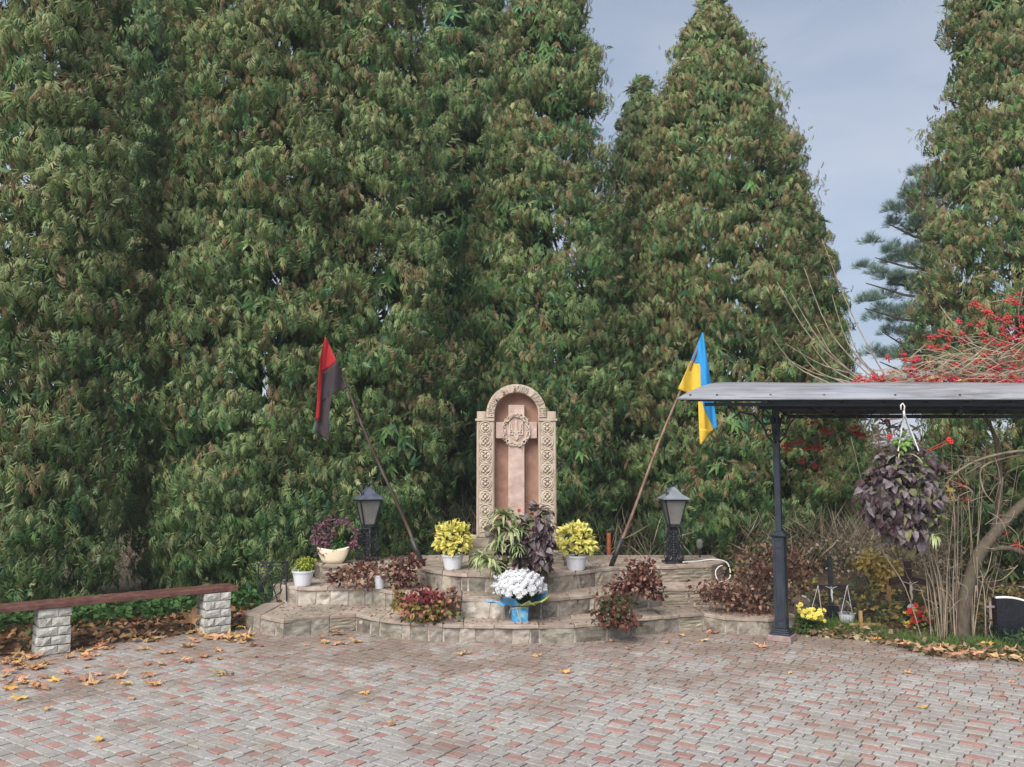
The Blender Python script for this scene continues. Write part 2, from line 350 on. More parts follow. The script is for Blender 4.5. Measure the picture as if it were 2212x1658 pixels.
for x, y, L_, rd in cand:
    rd = random.random() < .46
    if rd:
        gx, gy = int(x/.2), int(y/.2)
        if any((x-a)**2+(y-b)**2 < .19**2 for i in (-1, 0, 1) for j in (-1, 0, 1) for a, b in reds.get((gx+i, gy+j), ())): rd = False
        else: reds.setdefault((gx, gy), []).append((x, y))
    c2.append((x, y, L_, rd))
cand = c2; vis = sorted([c for c in cand if visible(c[0], c[1])], key=lambda c: c[0]**2+c[1]**2)
near = set(vis[:300])
shared = {}
for L_ in LEN:
    for r_ in (0, 1):
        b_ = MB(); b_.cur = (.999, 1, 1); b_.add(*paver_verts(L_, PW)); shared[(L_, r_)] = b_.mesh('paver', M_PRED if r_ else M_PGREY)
rest = MB()
for cnd in cand:
    x, y, L_, red = cnd
    z = random.gauss(0, .0022); tl = (random.gauss(0, .012), random.gauss(0, .012))
    R_ = RZ @ Euler((tl[0], tl[1], random.gauss(0, .012))).to_matrix()
    if cnd in near:
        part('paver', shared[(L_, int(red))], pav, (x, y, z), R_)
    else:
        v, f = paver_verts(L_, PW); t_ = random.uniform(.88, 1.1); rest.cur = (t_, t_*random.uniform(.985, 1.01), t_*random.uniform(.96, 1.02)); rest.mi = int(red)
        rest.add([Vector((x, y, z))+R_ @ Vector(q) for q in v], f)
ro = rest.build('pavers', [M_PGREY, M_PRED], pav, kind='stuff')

# ---------------------------------------------------------------- stepped stone platform
Z1, Z2, Z3 = .20, .415, .63
O1 = [(-3.235, 10.33), (-2.978, 10.09), (-2.62, 9.8), (-2.16, 10.09), (-1.87, 10.2), (-1.53, 9.87), (-1.15, 9.68), (-.777, 9.57), (-.2, 9.5), (.3, 9.49), (.7, 9.54), (1.08, 9.66), (1.46, 9.95), (2.0, 10.17), (2.3, 10.25), (2.5, 10.0), (2.98, 9.91), (3.38, 10.17)]
def gl(pts, z): return [tuple(G(a, b, z)[:2]) for a, b in pts]
O2 = gl([(590, 1261), (644, 1269), (805, 1270), (849, 1277), (920, 1286), (998, 1292.5), (1090, 1296), (1170, 1294.3), (1286, 1284.5), (1353, 1279), (1433, 1271), (1552, 1269), (1600, 1262)], Z2)
O3 = gl([(679, 1212), (696, 1220), (800, 1221), (903, 1226), (956, 1236), (1010, 1240), (1069, 1242.5), (1128, 1243.5), (1186, 1242), (1286, 1230), (1337, 1225), (1427, 1223), (1537, 1220), (1566, 1213)], Z3)
YBK = 12.6
plat = thing('stone_platform', (0, 11.2, 0), 'three curved steps clad in brown sandstone slabs carrying the monument', 'platform')
def core(O, z0, z1, inset=.03, back=YBK):
    mb = MB(); n = len(O)
    pts = [(x, y+inset) for x, y in O]; pts[0] = (O[0][0]+inset, O[0][1]+inset); pts[-1] = (O[-1][0]-inset, O[-1][1]+inset)
    mb.prism(pts+[(pts[-1][0], back), (pts[0][0], back)], z0, z1); return mb.build('core', M_MORTAR, plat)
core(O1, -.04, Z1-.036, .011); core(O2, Z1-.03, Z2-.036, .011); core(O3, Z2-.03, Z3-.036, .011)
def slab(a, b, z0, z1, th, nrm, m, rough=.012, name='stone'):
    """rough faced slab between plan points a, b"""
    mb = MB(); a = Vector((a[0], a[1])); b = Vector((b[0], b[1])); d = (b-a); L_ = d.length; d.normalize()
    nu = 3 if L_ > .12 else 2; nv = 3 if z1-z0 > .06 else 2
    off = random.uniform(0, .009); vs = []
    js = min(.03, L_*.12); sl0, sl1 = random.uniform(-js*.15, js), random.uniform(-js, js*.15)
    for j in range(nv+1):
        for i in range(nu+1):
            t, q = i/nu, j/nv; ed = (i in (0, nu)) or (j in (0, nv))
            o_ = off+(random.uniform(-rough, rough) if not ed else -random.uniform(.003, .008))
            tt = t*L_+(sl0*(1-q) if i == 0 else sl1*(1-q) if i == nu else random.uniform(-.01, .01))
            p = a+d*tt+nrm*o_
            vs.append((p.x, p.y, z0+(z1-z0)*q+(random.uniform(-.004, .004) if j not in (0, nv) else 0)))
    nf = len(vs)
    c4 = [a, b, b, a]; zz = [z0, z0, z1, z1]
    for p, z in zip(c4, zz): q = p-nrm*th; vs.append((q.x, q.y, z))
    w_ = nu+1; fs = [(j*w_+i, j*w_+i+1, (j+1)*w_+i+1, (j+1)*w_+i) for j in range(nv) for i in range(nu)]
    bot = list(range(w_)); top = list(range(nv*w_, nv*w_+w_)); lf = [j*w_ for j in range(nv+1)]; rt = [j*w_+nu for j in range(nv+1)]
    fs += [tuple([nf, nf+1]+bot[::-1]), tuple([nf+3]+top+[nf+2])[::1], tuple([nf, *lf, nf+3]), tuple([nf+1, nf+2]+rt[::-1]), (nf+1, nf, nf+3, nf+2)]
    mb.add(vs, fs); return mb.build(name, m, plat)
def facing(O, z0, z1, ledge=(), wmin=.13, wmax=.36, white=()):
    for i in range(len(O)-1):
        a = Vector(O[i]); b = Vector(O[i+1]); L_ = (b-a).length; d = (b-a)/L_; nrm = Vector((d.y, -d.x))
        if i in ledge:
            rows = 4; zs = [z0+(z1-z0)*k/rows for k in range(rows+1)]
            for r_ in range(rows):
                t = 0
                while t < L_-.001:
                    w_ = min(random.uniform(.16, .42), L_-t)
                    if L_-t-w_ < .09: w_ = L_-t
                    slab(a+d*(t+.002), a+d*(t+w_-.002), zs[r_]+.0015, zs[r_+1]-.0015, .026, nrm, M_LEDGE, .007, 'ledge_stone'); t += w_
        else:
            t = 0
            while t < L_-.001:
                w_ = min(random.uniform(wmin, wmax), L_-t)
                if L_-t-w_ < .08: w_ = L_-t
                slab(a+d*(t+.005), a+d*(t+w_-.005), z0, z1, .026, nrm, M_STONEW if (i in white and random.random() < .75) else (M_STONE if random.random() > .13 else M_LEDGE)); t += w_
facing(O1, -.01, Z1-.034, ledge=(3, 13)); facing(O2, Z1-.002, Z2-.034, ledge=(10, 11), white=(1, 5)); facing(O3, Z2-.002, Z3-.034, ledge=(1, 2, 11, 12), wmin=.1, wmax=.3)
def tread(O, I, z, rows=1, name='flagstone'):
    xo = [p[0] for p in O]; yo = [p[1] for p in O]; xi = [p[0] for p in I]; yi = [p[1] for p in I]
    def outer(t): x = xo[0]+(xo[-1]-xo[0])*t; return Vector((x, np.interp(x, xo, yo)-.022))
    def inner(t): x = xi[0]+(xi[-1]-xi[0])*t; return Vector((x, np.interp(x, xi, yi)+.02))
    W_ = xo[-1]-xo[0]
    knots = sorted(set([0.0, 1.0]+[(x-xo[0])/W_ for x in xo]))
    cuts = [0.0]
    for k in knots[1:]:
        while k-cuts[-1] > .42/W_*1.25: cuts.append(cuts[-1]+random.uniform(.22, .42)/W_)
        if k-cuts[-1] > .09/W_: cuts.append(k)
        else: cuts[-1] = k if len(cuts) > 1 else cuts[-1]
    cuts[-1] = 1.0
    jit = [0]+[random.uniform(-.05, .05)/W_ for _ in cuts[1:-1]]+[0]
    for i in range(len(cuts)-1):
        t0, t1 = cuts[i], cuts[i+1]; dd = (outer(t0)-inner(t0)).length
        rr = rows if dd > .35 else 1
        prev = (0, 0)
        for r_ in range(rr):
            nxt = (1, 1) if r_ == rr-1 else ((r_+1)/rr+random.uniform(-.1, .1), (r_+1)/rr+random.uniform(-.1, .1))
            def pt(t, j, q): o_ = outer(t); n_ = inner(t+j*0); n2 = inner(min(1, max(0, t+j))); return o_.lerp(n2, q)
            A = pt(t0, jit[i], prev[0]); B = pt(t1, jit[i+1], prev[1]); C_ = pt(t1, jit[i+1], nxt[1]); D = pt(t0, jit[i], nxt[0])
            cen = (A+B+C_+D)/4; q4 = []
            for p in (A, B, C_, D): v = cen-p; q4.append(p+v.normalized()*.007 if v.length > .02 else p)
            poly = []
            for k in range(4):
                p, q = q4[k], q4[(k+1) % 4]; poly.append(p); 
                if (q-p).length > .12: m_ = p.lerp(q, random.uniform(.35, .65)); nn = Vector((-(q-p).y, (q-p).x)).normalized(); poly.append(m_+nn*random.uniform(-.022, .02))
            mb = MB(); zt = z+random.uniform(-.004, .003); n_ = len(poly)
            ins = [p+(cen-p)*.05 for p in poly]
            vs = [(p.x, p.y, zt-.036) for p in poly]+[(p.x, p.y, zt-.006+random.uniform(-.002, .002)) for p in poly]+[(p.x, p.y, zt+random.uniform(-.002, .001)) for p in ins]
            fs = [tuple(range(n_-1, -1, -1)), tuple(range(2*n_, 3*n_))]
            for a_ in range(n_):
                b_ = (a_+1) % n_; fs += [(a_, b_, n_+b_, n_+a_), (n_+a_, n_+b_, 2*n_+b_, 2*n_+a_)]
            mb.add(vs, fs); mb.build(name, M_FLAG, plat)
            prev = nxt
inner1 = [(-3.15, 11.6)]+[(x, y) for x, y in O2[1:-1]]+[(3.3, 11.5)]
tread(O1, inner1, Z1, 1)
inner2 = [(O2[0][0]+.05, 12.4)]+O3[1:-1]+[(O2[-1][0]-.05, 12.4)]
tread(O2, inner2, Z2, 1)
tread(O3, [(O3[0][0], YBK-.02), (O3[-1][0], YBK-.02)], Z3, 3)

# ---------------------------------------------------------------- monument
MY = 11.28; sM = 1800/MY*1.0
mon = thing('monument', (P(1115.5, 1222, MY).x, MY+.2, Z3), 'tall arched pink stone memorial with cross, crown of thorns and carved side pillars', 'monument')
CX = P(1115.5, 1000, MY).x
def mz(py): return P(1115, py, MY).z
def mxx(px): return P(px, 1000, MY).x-0
z_ped = mz(1161); z_led = mz(905.5)
# rough pedestal of ledge stones
rows = [(Z3+.0, .085), (Z3+.085, .075), (Z3+.16, .09), (Z3+.25, z_ped-Z3-.25)]
mb = MB(); mb.box((CX, MY+.22, (Z3+z_ped)/2), (1.22, .5, z_ped-Z3-.01)); mb.build('pedestal_core', M_MORTAR, mon)
plat_keep = plat
def mslab(*a, **k):
    global plat
    plat = mon
    slab(*a, **k); plat = plat_keep
for z0, h_ in rows:
    for (a, b) in (((CX-.635, MY-.05), (CX+.635, MY-.05)), ((CX-.635, MY+.49), (CX-.635, MY-.05)), ((CX+.635, MY-.05), (CX+.635, MY+.49))):
        a = Vector(a); b = Vector(b); L_ = (b-a).length; d = (b-a)/L_; t = 0
        while t < L_-.001:
            w_ = min(random.uniform(.18, .4), L_-t)
            if L_-t-w_ < .1: w_ = L_-t
            mslab(a+d*(t+.003), a+d*(t+w_-.003), z0+.003, z0+h_-.003, .026, Vector((d.y, -d.x)), M_LEDGE, .01, 'ledge_stone'); t += w_
hw = (1201.5-1031.5)/2/ (1800/MY)*1.0
hw = abs(P(1201.5, 1000, MY).x-CX); ri = abs(P(1115.5+47.6, 1000, MY).x-CX); rout = abs(P(1115.5+65.4, 1000, MY).x-CX)
z_spr = mz(830.5)-rout; z_blk = mz(888.7)
F0 = MY; DEP = .36; ND = .17
# side pillars (shafts), back wall of the niche, arch
for sgn in (-1, 1):
    mb = MB(); x0, x1 = ri, hw; mb.box((CX+sgn*(x0+x1)/2, F0+DEP/2, (z_ped+z_led-.03)/2), (x1-x0, DEP, z_led-.03-z_ped)); mb.build('pillar', M_ROSE, mon, bevel=.006)
    mb = MB(); mb.box((CX+sgn*(ri+hw+.02)/2, F0+DEP/2-.006, z_led-.012), (hw+.02-ri+.0, DEP+.03, .034)); mb.build('ledge', M_ROSE, mon, bevel=.005)
    mb = MB(); mb.box((CX+sgn*(rout+.003+hw)/2, F0+DEP/2, (z_led+.005+z_blk)/2), (hw-rout-.006, DEP-.01, z_blk-z_led-.01)); mb.build('shoulder_block', M_ROSE, mon, bevel=.005)
    # raised frame strips
    mb = MB()
    for xx in (ri+.022, hw-.022): mb.box((CX+sgn*xx, F0-.004, (z_ped+z_led-.03)/2), (.018, .012, z_led-.03-z_ped-.02))
    mb.build('frame_strip', M_ROSE, mon, bevel=.003)
mb = MB(); NA = 36
arc = [(CX+rout*math.cos(t), z_spr+rout*math.sin(t)) for t in np.linspace(0, math.pi, NA)]
arcI = [(CX+ri*math.cos(t), z_spr+ri*math.sin(t)) for t in np.linspace(0, math.pi, NA)]
O_ = [(CX+rout, z_led+.006)]+arc+[(CX-rout, z_led+.006)]; I_ = [(CX+ri, z_led+.006)]+arcI+[(CX-ri, z_led+.006)]
vs = []
for y in (F0-.012, F0+DEP-.004):
    vs += [(p[0], y, p[1]) for p in O_]; vs += [(p[0], y, p[1]) for p in I_]
n_ = len(O_); fs = []
for i in range(n_-1):
    fs += [(i+1, i, n_+i, n_+i+1), (2*n_+i, 2*n_+i+1, 3*n_+i+1, 3*n_+i), (i, i+1, 2*n_+i+1, 2*n_+i), (n_+i+1, n_+i, 3*n_+i, 3*n_+i+1)]
fs += [(0, 2*n_, 3*n_, n_), (n_-1, 2*n_-1, 4*n_-1, 3*n_-1)]
mb.add(vs, fs); mb.build('arch', M_ROSE, mon, bevel=.004)
mb = MB(); mb.yprism([(CX-ri+.001, z_ped)]+[(CX-ri+.001, z_led)]+[(p[0], p[1]) for p in arcI[::-1]]+[(CX+ri-.001, z_led), (CX+ri-.001, z_ped)], F0+ND, F0+DEP-.01)
mb.build('niche_wall', M_NICHE, mon)
# cross
cb = abs(P(1115.5+17.4, 1000, MY).x-CX); zc_t = mz(875); za1, za0 = mz(911.9), mz(947.2); ca = abs(P(1115.5+44.6, 1000, MY).x-CX)
mb = MB(); yf, ybk = F0+.035, F0+ND-.002
mb.yprism([(CX-cb, z_ped), (CX+cb, z_ped), (CX+cb, za0), (CX+ca, za0), (CX+ca, za1), (CX+cb, za1), (CX+cb, zc_t), (CX-cb, zc_t), (CX-cb, za1), (CX-ca, za1), (CX-ca, za0), (CX-cb, za0)], yf, ybk)
mb.build('cross', M_CROSS, mon, bevel=.004)
# crown of thorns
wc = ((CX, mz(929.5))); wr = abs(P(1115.5+27, 1000, MY).x-CX); wrz = wr*1.2
mb = MB()
for k in range(5):
    ph = k*1.7; fr = [5, 7, 6, 8, 9][k]
    pts = []
    for i in range(73):
        t = 2*math.pi*i/72
        rr = 1+.13*math.sin(fr*t+ph); pts.append((wc[0]+wr*rr*math.cos(t), yf-.016+.012*math.sin((fr+1)*t+ph*2), wc[1]+wrz*rr*math.sin(t)))
    mb.tube(pts, .0075, 5, caps=False)
for k in range(46):
    t = 2*math.pi*k/46+random.uniform(-.05, .05); q = random.uniform(.9, 1.12); a = t+random.uniform(-1.1, 1.1); l = random.uniform(.03, .05)
    p = Vector((wc[0]+wr*q*math.cos(t), yf-.02, wc[1]+wrz*q*math.sin(t))); mb.tube([p, p+Vector((math.cos(a)*l, -.008, math.sin(a)*l))], [.0065, .001], 4)
mb.build('crown_of_thorns', M_ORN, mon, smooth=True)
# shield with the trident
mb = MB(); sw = abs(P(1115.5+15, 1000, MY).x-CX); sh = sw*1.45; sc_ = Vector((CX, 0, mz(929.5)+.0))
def bar(pts, r=.0085):
    mb.tube([(sc_.x+x*sw, yf-.016, sc_.z+y*sh) for x, y in pts], r, 5)
mb2 = MB(); mb2.yprism([(sc_.x-sw*1.08, sc_.z+sh*.95), (sc_.x-sw*1.08, sc_.z-sh*.5), (sc_.x, sc_.z-sh*1.1), (sc_.x+sw*1.08, sc_.z-sh*.5), (sc_.x+sw*1.08, sc_.z+sh*.95), (sc_.x, sc_.z+sh*1.08)][::1][::-1][::-1], yf-.008, yf-.0005); mb2.build('shield', M_CROSS, mon)
for q in (-1, 1):
    bar([(q*.93, .85), (q*.93, -.45), (q*.3, -.45)])
    bar([(q*.93, .85), (q*.72, .55), (q*.6, .15), (q*.55, -.1), (q*.2, -.22), (0, -.45)])
    bar([(q*.72, .3), (q*.72, 0)]); bar([(q*.93, -.15), (q*.55, -.12), (q*.5, -.45)])
    bar([(0, -.2), (q*.22, -.42), (q*.28, -.62), (q*.2, -.8), (0, -.98)]); bar([(q*.3, -.45), (q*.12, -.62), (0, -.85)])
    bar([(q*.06, .95), (q*.1, .3), (q*.16, -.2)])
bar([(0, 1.0), (0, -.2)], .009); bar([(0, -.45), (0, -.98)])
mb.build('trident', M_ORN, mon, smooth=False)
# inscription carved in relief round the arch
def glyph(ch):
    cu = bpy.data.curves.new('letter', 'FONT'); cu.body = ch; cu.size = 1; cu.extrude = .06; cu.align_x = 'CENTER'; cu.offset = .035
    ob = bpy.data.objects.new('letter_tmp', cu); COL.objects.link(ob); bpy.context.view_layer.update()
    me = bpy.data.meshes.new_from_object(ob.evaluated_get(bpy.context.evaluated_depsgraph_get()))
    bpy.data.objects.remove(ob); me.name = 'letter'; me.materials.clear(); me.materials.append(M_ORN)
    if len(me.vertices):
        a = np.array([v.co[:] for v in me.vertices]); lo_, hi_ = a.min(0), a.max(0)
        a[:, 0] -= (lo_[0]+hi_[0])/2; a[:, 0] *= .50/max(hi_[0]-lo_[0], .25); a[:, 1] = (a[:, 1]-lo_[1])/(hi_[1]-lo_[1])-.5
        me.vertices.foreach_set('co', a.ravel()); me.update()
    return me
TXT = 'БОРЦЯМ ЗА ВОЛЮ УКРАЇНИ'; cache = {}
n_ = len(TXT); Lst = z_spr-(z_led+.02); rm = (ri+rout)/2; tot = 2*Lst+math.pi*rm; lh = (rout-ri)*.80
for i, ch in enumerate(TXT):
    if ch == ' ': continue
    d = (i+.5)/n_*tot
    if ch not in cache: cache[ch] = glyph(ch)
    if d < Lst: pos = Vector((CX-rm, 0, z_led+.02+d)); ang = math.pi
    elif d < Lst+math.pi*rm: a = math.pi-(d-Lst)/rm; pos = Vector((CX+rm*math.cos(a), 0, z_spr+rm*math.sin(a))); ang = a
    else: pos = Vector((CX+rm, 0, z_spr-(d-Lst-math.pi*rm))); ang = 0
    pos.y = F0-.013
    upv = Vector((math.cos(ang), 0, math.sin(ang))); rt = Vector((math.sin(ang), 0, -math.cos(ang))); nv = Vector((0, -1, 0))
    R_ = Matrix((rt, upv, nv)).transposed()
    part('letter', cache[ch], mon, pos, R_, (lh*.98, lh*1.04, .30))
# roundels of the side pillars: ring, curled vine, berries
mb = MB(); rr = .079
mb.tube([(rr*math.cos(t), -.006, rr*1.05*math.sin(t)) for t in np.linspace(0, 2*math.pi, 25)], .0085, 5, caps=False)
for q in (-1, 1):
    mb.tube([(q*(rr*.9)*math.cos(t)*(1-t/8), -.006, .02+rr*.8*math.sin(t*1.2)*(1-t/7)-.01) for t in np.linspace(-.8, 3.4, 14)], .008, 5)
    mb.tube([(q*(.012+.045*math.sin(t)), -.01, -.05+.1*t/3) for t in np.linspace(0, 3, 8)], [.004, .009, .011, .012, .011, .009, .007, .003], 5)
    mb.sphere((q*.03, -.012, .028), .017, 6, 4); mb.sphere((q*.024, -.012, -.03), .016, 6, 4)
    mb.tube([(q*rr*.95, -.005, .1), (q*rr*.5, -.006, .086), (0, -.006, .096)], .006, 5); mb.tube([(q*rr*.95, -.005, -.1), (q*rr*.5, -.006, -.086), (0, -.006, -.096)], .006, 5)
mb.sphere((0, -.013, 0), .022, 6, 4); mb.sphere((0, -.012, -.056), .014, 6, 4); mb.sphere((0, -.012, .056), .014, 6, 4)
rme = mb.mesh('roundel', M_ORN, smooth=True)
mb = MB()
mb.tube([(rr*math.cos(t), -.006, rr*1.05*math.sin(t)) for t in np.linspace(0, 2*math.pi, 25)], .0085, 5, caps=False)
for q in (-1, 1):
    mb.tube([(q*(.01+.05*math.sin(t*.9)), -.01, -.062+.036*t) for t in np.linspace(0, 3, 8)], [.005, .010, .012, .011, .010, .009, .007, .003], 5)
    mb.tube([(q*.058*math.cos(t), -.008, .018+.036*math.sin(t)) for t in np.linspace(-1.2, 2.6, 10)], .0075, 5)
    mb.sphere((q*.034, -.013, .012), .018, 6, 4); mb.sphere((q*.03, -.010, -.045), .012, 6, 4)
    mb.tube([(q*rr*.95, -.005, .1), (q*rr*.5, -.006, .086), (0, -.006, .096)], .006, 5)
mb.sphere((0, -.013, .04), .017, 6, 4); mb.sphere((0, -.013, -.015), .02, 6, 4)
rme2 = mb.mesh('roundel', M_ORN, smooth=True)
pit = abs(mz(905)-mz(934.6)); z_ = mz(924.8)
for sgn in (-1, 1):
    for k in range(8):
        part('roundel', rme if k % 2 else rme2, mon, (CX+sgn*(ri+hw)/2, F0-.002, z_-k*pit), None, (sgn, 1, 1))

# ---------------------------------------------------------------- fallen maple leaf shapes
def maple_mesh(seed, m, small=False):
    r = random.Random(seed); pts = []
    tips = [(-2.35, .55), (-1.25, .85), (0, 1.0), (1.25, .85), (2.35, .55)]
    outl = []
    for i, (a, l) in enumerate(tips):
        a += r.uniform(-.1, .1); l *= r.uniform(.85, 1.1)
        outl += [(a-.3, l*.62), (a-.14, l*.72), (a, l), (a+.14, l*.72), (a+.3, l*.62)]
        if i < 4: outl.append(((a+tips[i+1][0])/2, .36))
    outl.append((math.pi, .2))
    curl = r.uniform(.25, .8); ax = r.uniform(0, 3.14); tw = r.uniform(-.4, .4); mbb = MB()
    def lift(x, y):
        u = x*math.cos(ax)+y*math.sin(ax); v = -x*math.sin(ax)+y*math.cos(ax)
        return curl*u*u*.8+tw*u*v+.08*math.sin(9*u)+.06*math.sin(7*v+seed)
    vs = [(0, 0, 0)]
    for rad in (.5, 1):
        for a, l in outl:
            x, y = math.sin(a)*l*rad, math.cos(a)*l*rad; vs.append((x, y, lift(x, y)))
    n = len(outl); fs = [(0, 1+i, 1+(i+1) % n) for i in range(n)]+[(1+i, 1+n+i, 1+n+(i+1) % n, 1+(i+1) % n) for i in range(n)]
    mn = min(v[2] for v in vs); vs = [(x, y, z-mn) for x, y, z in vs]
    mbb.add(vs, fs); mbb.tube([(0, -.1, vs[0][2]), (.04, -.5, vs[0][2]+.06), (.1, -.85, .02)], .015, 3)
    return mbb.mesh('fallen_leaf', m)
MAP = [maple_mesh(i, M_MAPLE) for i in range(6)]; MAPY = [maple_mesh(20+i, M_MAPLEY) for i in range(3)]
def leaf_at(x, y, z, size, yellow=False, label=None, group='maple leaves fallen on the brick paving', flip=None):
    me = random.choice(MAPY if yellow else MAP)
    o = part('fallen_leaf', me, None, (x, y, z+.004), (random.uniform(-.15, .15)+(math.pi if (random.random() < .4 if flip is None else flip) else 0), random.uniform(-.15, .15), random.uniform(0, 6.28)), size)
    if abs(o.matrix_basis.to_euler().x) > 1.5: o.location.z += size*.4
    tag(o, label, 'leaf', group)
    return o
big = [(30, 1430, .12, 1), (45, 1437, .12, 0), (95, 1436, .11, 0), (72, 1448, .11, 0), (40, 1471, .12, 0), (78, 1484, .13, 0), (92, 1490, .12, 0), (15, 1490, .1, 1), (120, 1473, .1, 1), (50, 1478, .1, 0), (145, 1456, .1, 0),
       (190, 1426, .09, 0), (200, 1479, .12, 0), (268, 1481, .1, 1), (335, 1482, .12, 1), (318, 1463, .12, 0), (265, 1466, .08, 0), (245, 1466, .07, 0), (215, 1460, .07, 0), (400, 1429, .11, 0), (352, 1438, .1, 0), (410, 1432, .09, 0),
       (470, 1426, .08, 1), (445, 1453, .08, 0), (498, 1460, .08, 0), (475, 1461, .06, 1), (350, 1413, .07, 0), (550, 1420, .06, 0), (185, 1444, .06, 1), (150, 1480, .07, 0), (260, 1439, .06, 0), (280, 1437, .05, 0),
       (705, 1391, .11, 0), (728, 1372, .15, 0), (745, 1393, .11, 0), (770, 1388, .11, 1), (700, 1380, .09, 0), (722, 1395, .1, 0), (715, 1366, .12, 0), (500, 1388, .11, 0), (545, 1396, .09, 0), (565, 1397, .08, 0), (480, 1383, .1, 0), (522, 1391, .08, 0), (662, 1396, .06, 0), (995, 1415, .11, 0), (1010, 1414, .08, 0),
       (1157, 1420, .08, 0), (1218, 1454, .08, 1), (1370, 1381, .14, 0), (1380, 1376, .12, 0), (1348, 1385, .1, 0), (1322, 1386, .07, 0), (1448, 1375, .1, 0), (1460, 1381, .09, 0), (1470, 1374, .08, 0), (1520, 1386, .09, 0), (1545, 1369, .1, 0), (1535, 1367, .08, 0), (1440, 1390, .07, 1), (1358, 1404, .06, 0), (1640, 1395, .08, 0), (1622, 1390, .06, 0), (1648, 1400, .08, 0),
       (848, 1568, .09, 0), (842, 1572, .07, 0), (790, 1499, .08, 1), (215, 1602, .08, 1), (100, 1535, .06, 0), (1385, 1550, .04, 0), (1995, 1486, .07, 0), (1992, 1530, .06, 1), (2165, 1505, .05, 0), (1880, 1398, .05, 0), (1775, 1411, .05, 0), (1960, 1455, .06, 0), (2185, 1475, .05, 0), (1705, 1456, .05, 0), (30, 1510, .09, 1), (8, 1462, .1, 0), (288, 1512, .06, 0), (60, 1425, .1, 0), (22, 1455, .1, 0),
       (1240, 1480, .03, 0), (640, 1460, .04, 0), (890, 1440, .05, 0), (1080, 1470, .04, 1), (745, 1450, .04, 0), (1330, 1440, .04, 0), (1610, 1430, .04, 1), (560, 1508, .03, 0)]
LM = [(120, 1415, 'the near bench pier'), (490, 1366, 'the far bench pier'), (0, 1440, 'the left border of the photo'), (613, 1378, 'the left corner of the lowest step'), (770, 1362, 'the inner bend of the left steps'), (956, 1388, 'the potted olive shrub'), (1120, 1388, 'the white chrysanthemums'), (1340, 1384, 'the plant trailing over the lowest step'), (1520, 1362, 'the dead bush'), (1690, 1393, 'the canopy post'), (1860, 1383, 'the short wooden stake'), (2080, 1415, 'the viburnum trunk')]
used_lab = {}
def leaf_label(a, b, s_, yl):
    l = min(LM, key=lambda q: (q[0]-a)**2+(2.2*(q[1]-b))**2); dx, dy = a-l[0], b-l[1]
    size = 'tiny' if s_ < .055 else 'small' if s_ < .085 else 'medium' if s_ < .115 else 'large'
    side = 'before' if abs(dx) < 22 else ('left of' if dx < 0 else 'right of')
    far = 'close' if dy < 22 else 'further out' if dy < 60 else 'well out' if dy < 110 else 'far out'
    lab = f"{size} {'yellow' if yl else 'brown'} fallen leaf {far}, {side} {l[2]}"
    for extra in ('', ', a further one', ', the next one beyond'):
        if (lab+extra) not in used_lab: used_lab[lab+extra] = 1; return lab+extra if len((lab+extra).split()) <= 16 else lab
    return lab
for _ in range(46):
    a_ = random.choice([random.gauss(60, 50), random.gauss(200, 60), random.gauss(430, 70)]); b_ = (1412-.07*a_)+abs(random.gauss(0, 38))
    if a_ > 2: big.append((a_, b_, random.uniform(.055, .12), random.random() < .2))
for a, b, s_, yl in big:
    g = G(a, b)
    leaf_at(g.x, g.y, 0, s_, bool(yl), leaf_label(a, b, s_, yl))
# a simple ovate leaf and other small shapes for clouds of leaves
def ovate(fold=.18, droop=.25, w=.34):
    v = [(0, 0, 0), (.3, w, fold*.6), (.3, -w, fold*.6), (.34, 0, 0), (.72, w*.72, fold*.5-droop*.4), (.72, -w*.72, fold*.5-droop*.4), (.72, 0, -droop*.4), (1, 0, -droop)]
    f = [(0, 3, 1, 1), (0, 2, 3, 3), (1, 3, 6, 4), (2, 5, 6, 3), (4, 6, 7, 7), (5, 7, 6, 6)]
    return v, f
OV_V, OV_F = ovate()
OVQ_V = [(0, 0, 0), (.45, .33, .06), (1, 0, -.2), (.45, -.33, .06)]; OVQ_F = [(0, 3, 2, 1)]
def leafmesh(name, m, **k):
    v, f = ovate(**k); b = MB(); b.add(v, [tuple(dict.fromkeys(q)) for q in f]); return b.mesh(name, m)
def rand_dirs(n): return norm(rng.normal(size=(n, 3)))
def blob_leaves(name, cen, rad, n, size, cols, parent, mat_=None, droop=.4, shell=.55, kind=None, up=.3, tv=OVQ_V, tf=OVQ_F, seedcol=None, zmin=None):
    d = rand_dirs(n); r = shell+(1-shell)*rng.random((n, 1)); pos = np.array(cen)[None]+d*np.array(rad)[None]*r
    if zmin is not None: pos[:, 2] = np.maximum(pos[:, 2], zmin+.01)
    dirs = norm(d*.8+rng.normal(size=(n, 3))*.6+np.array([0, 0, -droop])); upv = norm(d*.5+np.array([0, -.2, up+.3])+rng.normal(size=(n, 3))*.35)
    c = np.array(cols)[rng.integers(0, len(cols), n)]*rng.uniform(.7, 1.25, (n, 1))
    return cloud(name, tv, tf, pos, frames(dirs, upv), c, mat_ or M_LEAF, parent, kind, size*rng.uniform(.6, 1.3, n))
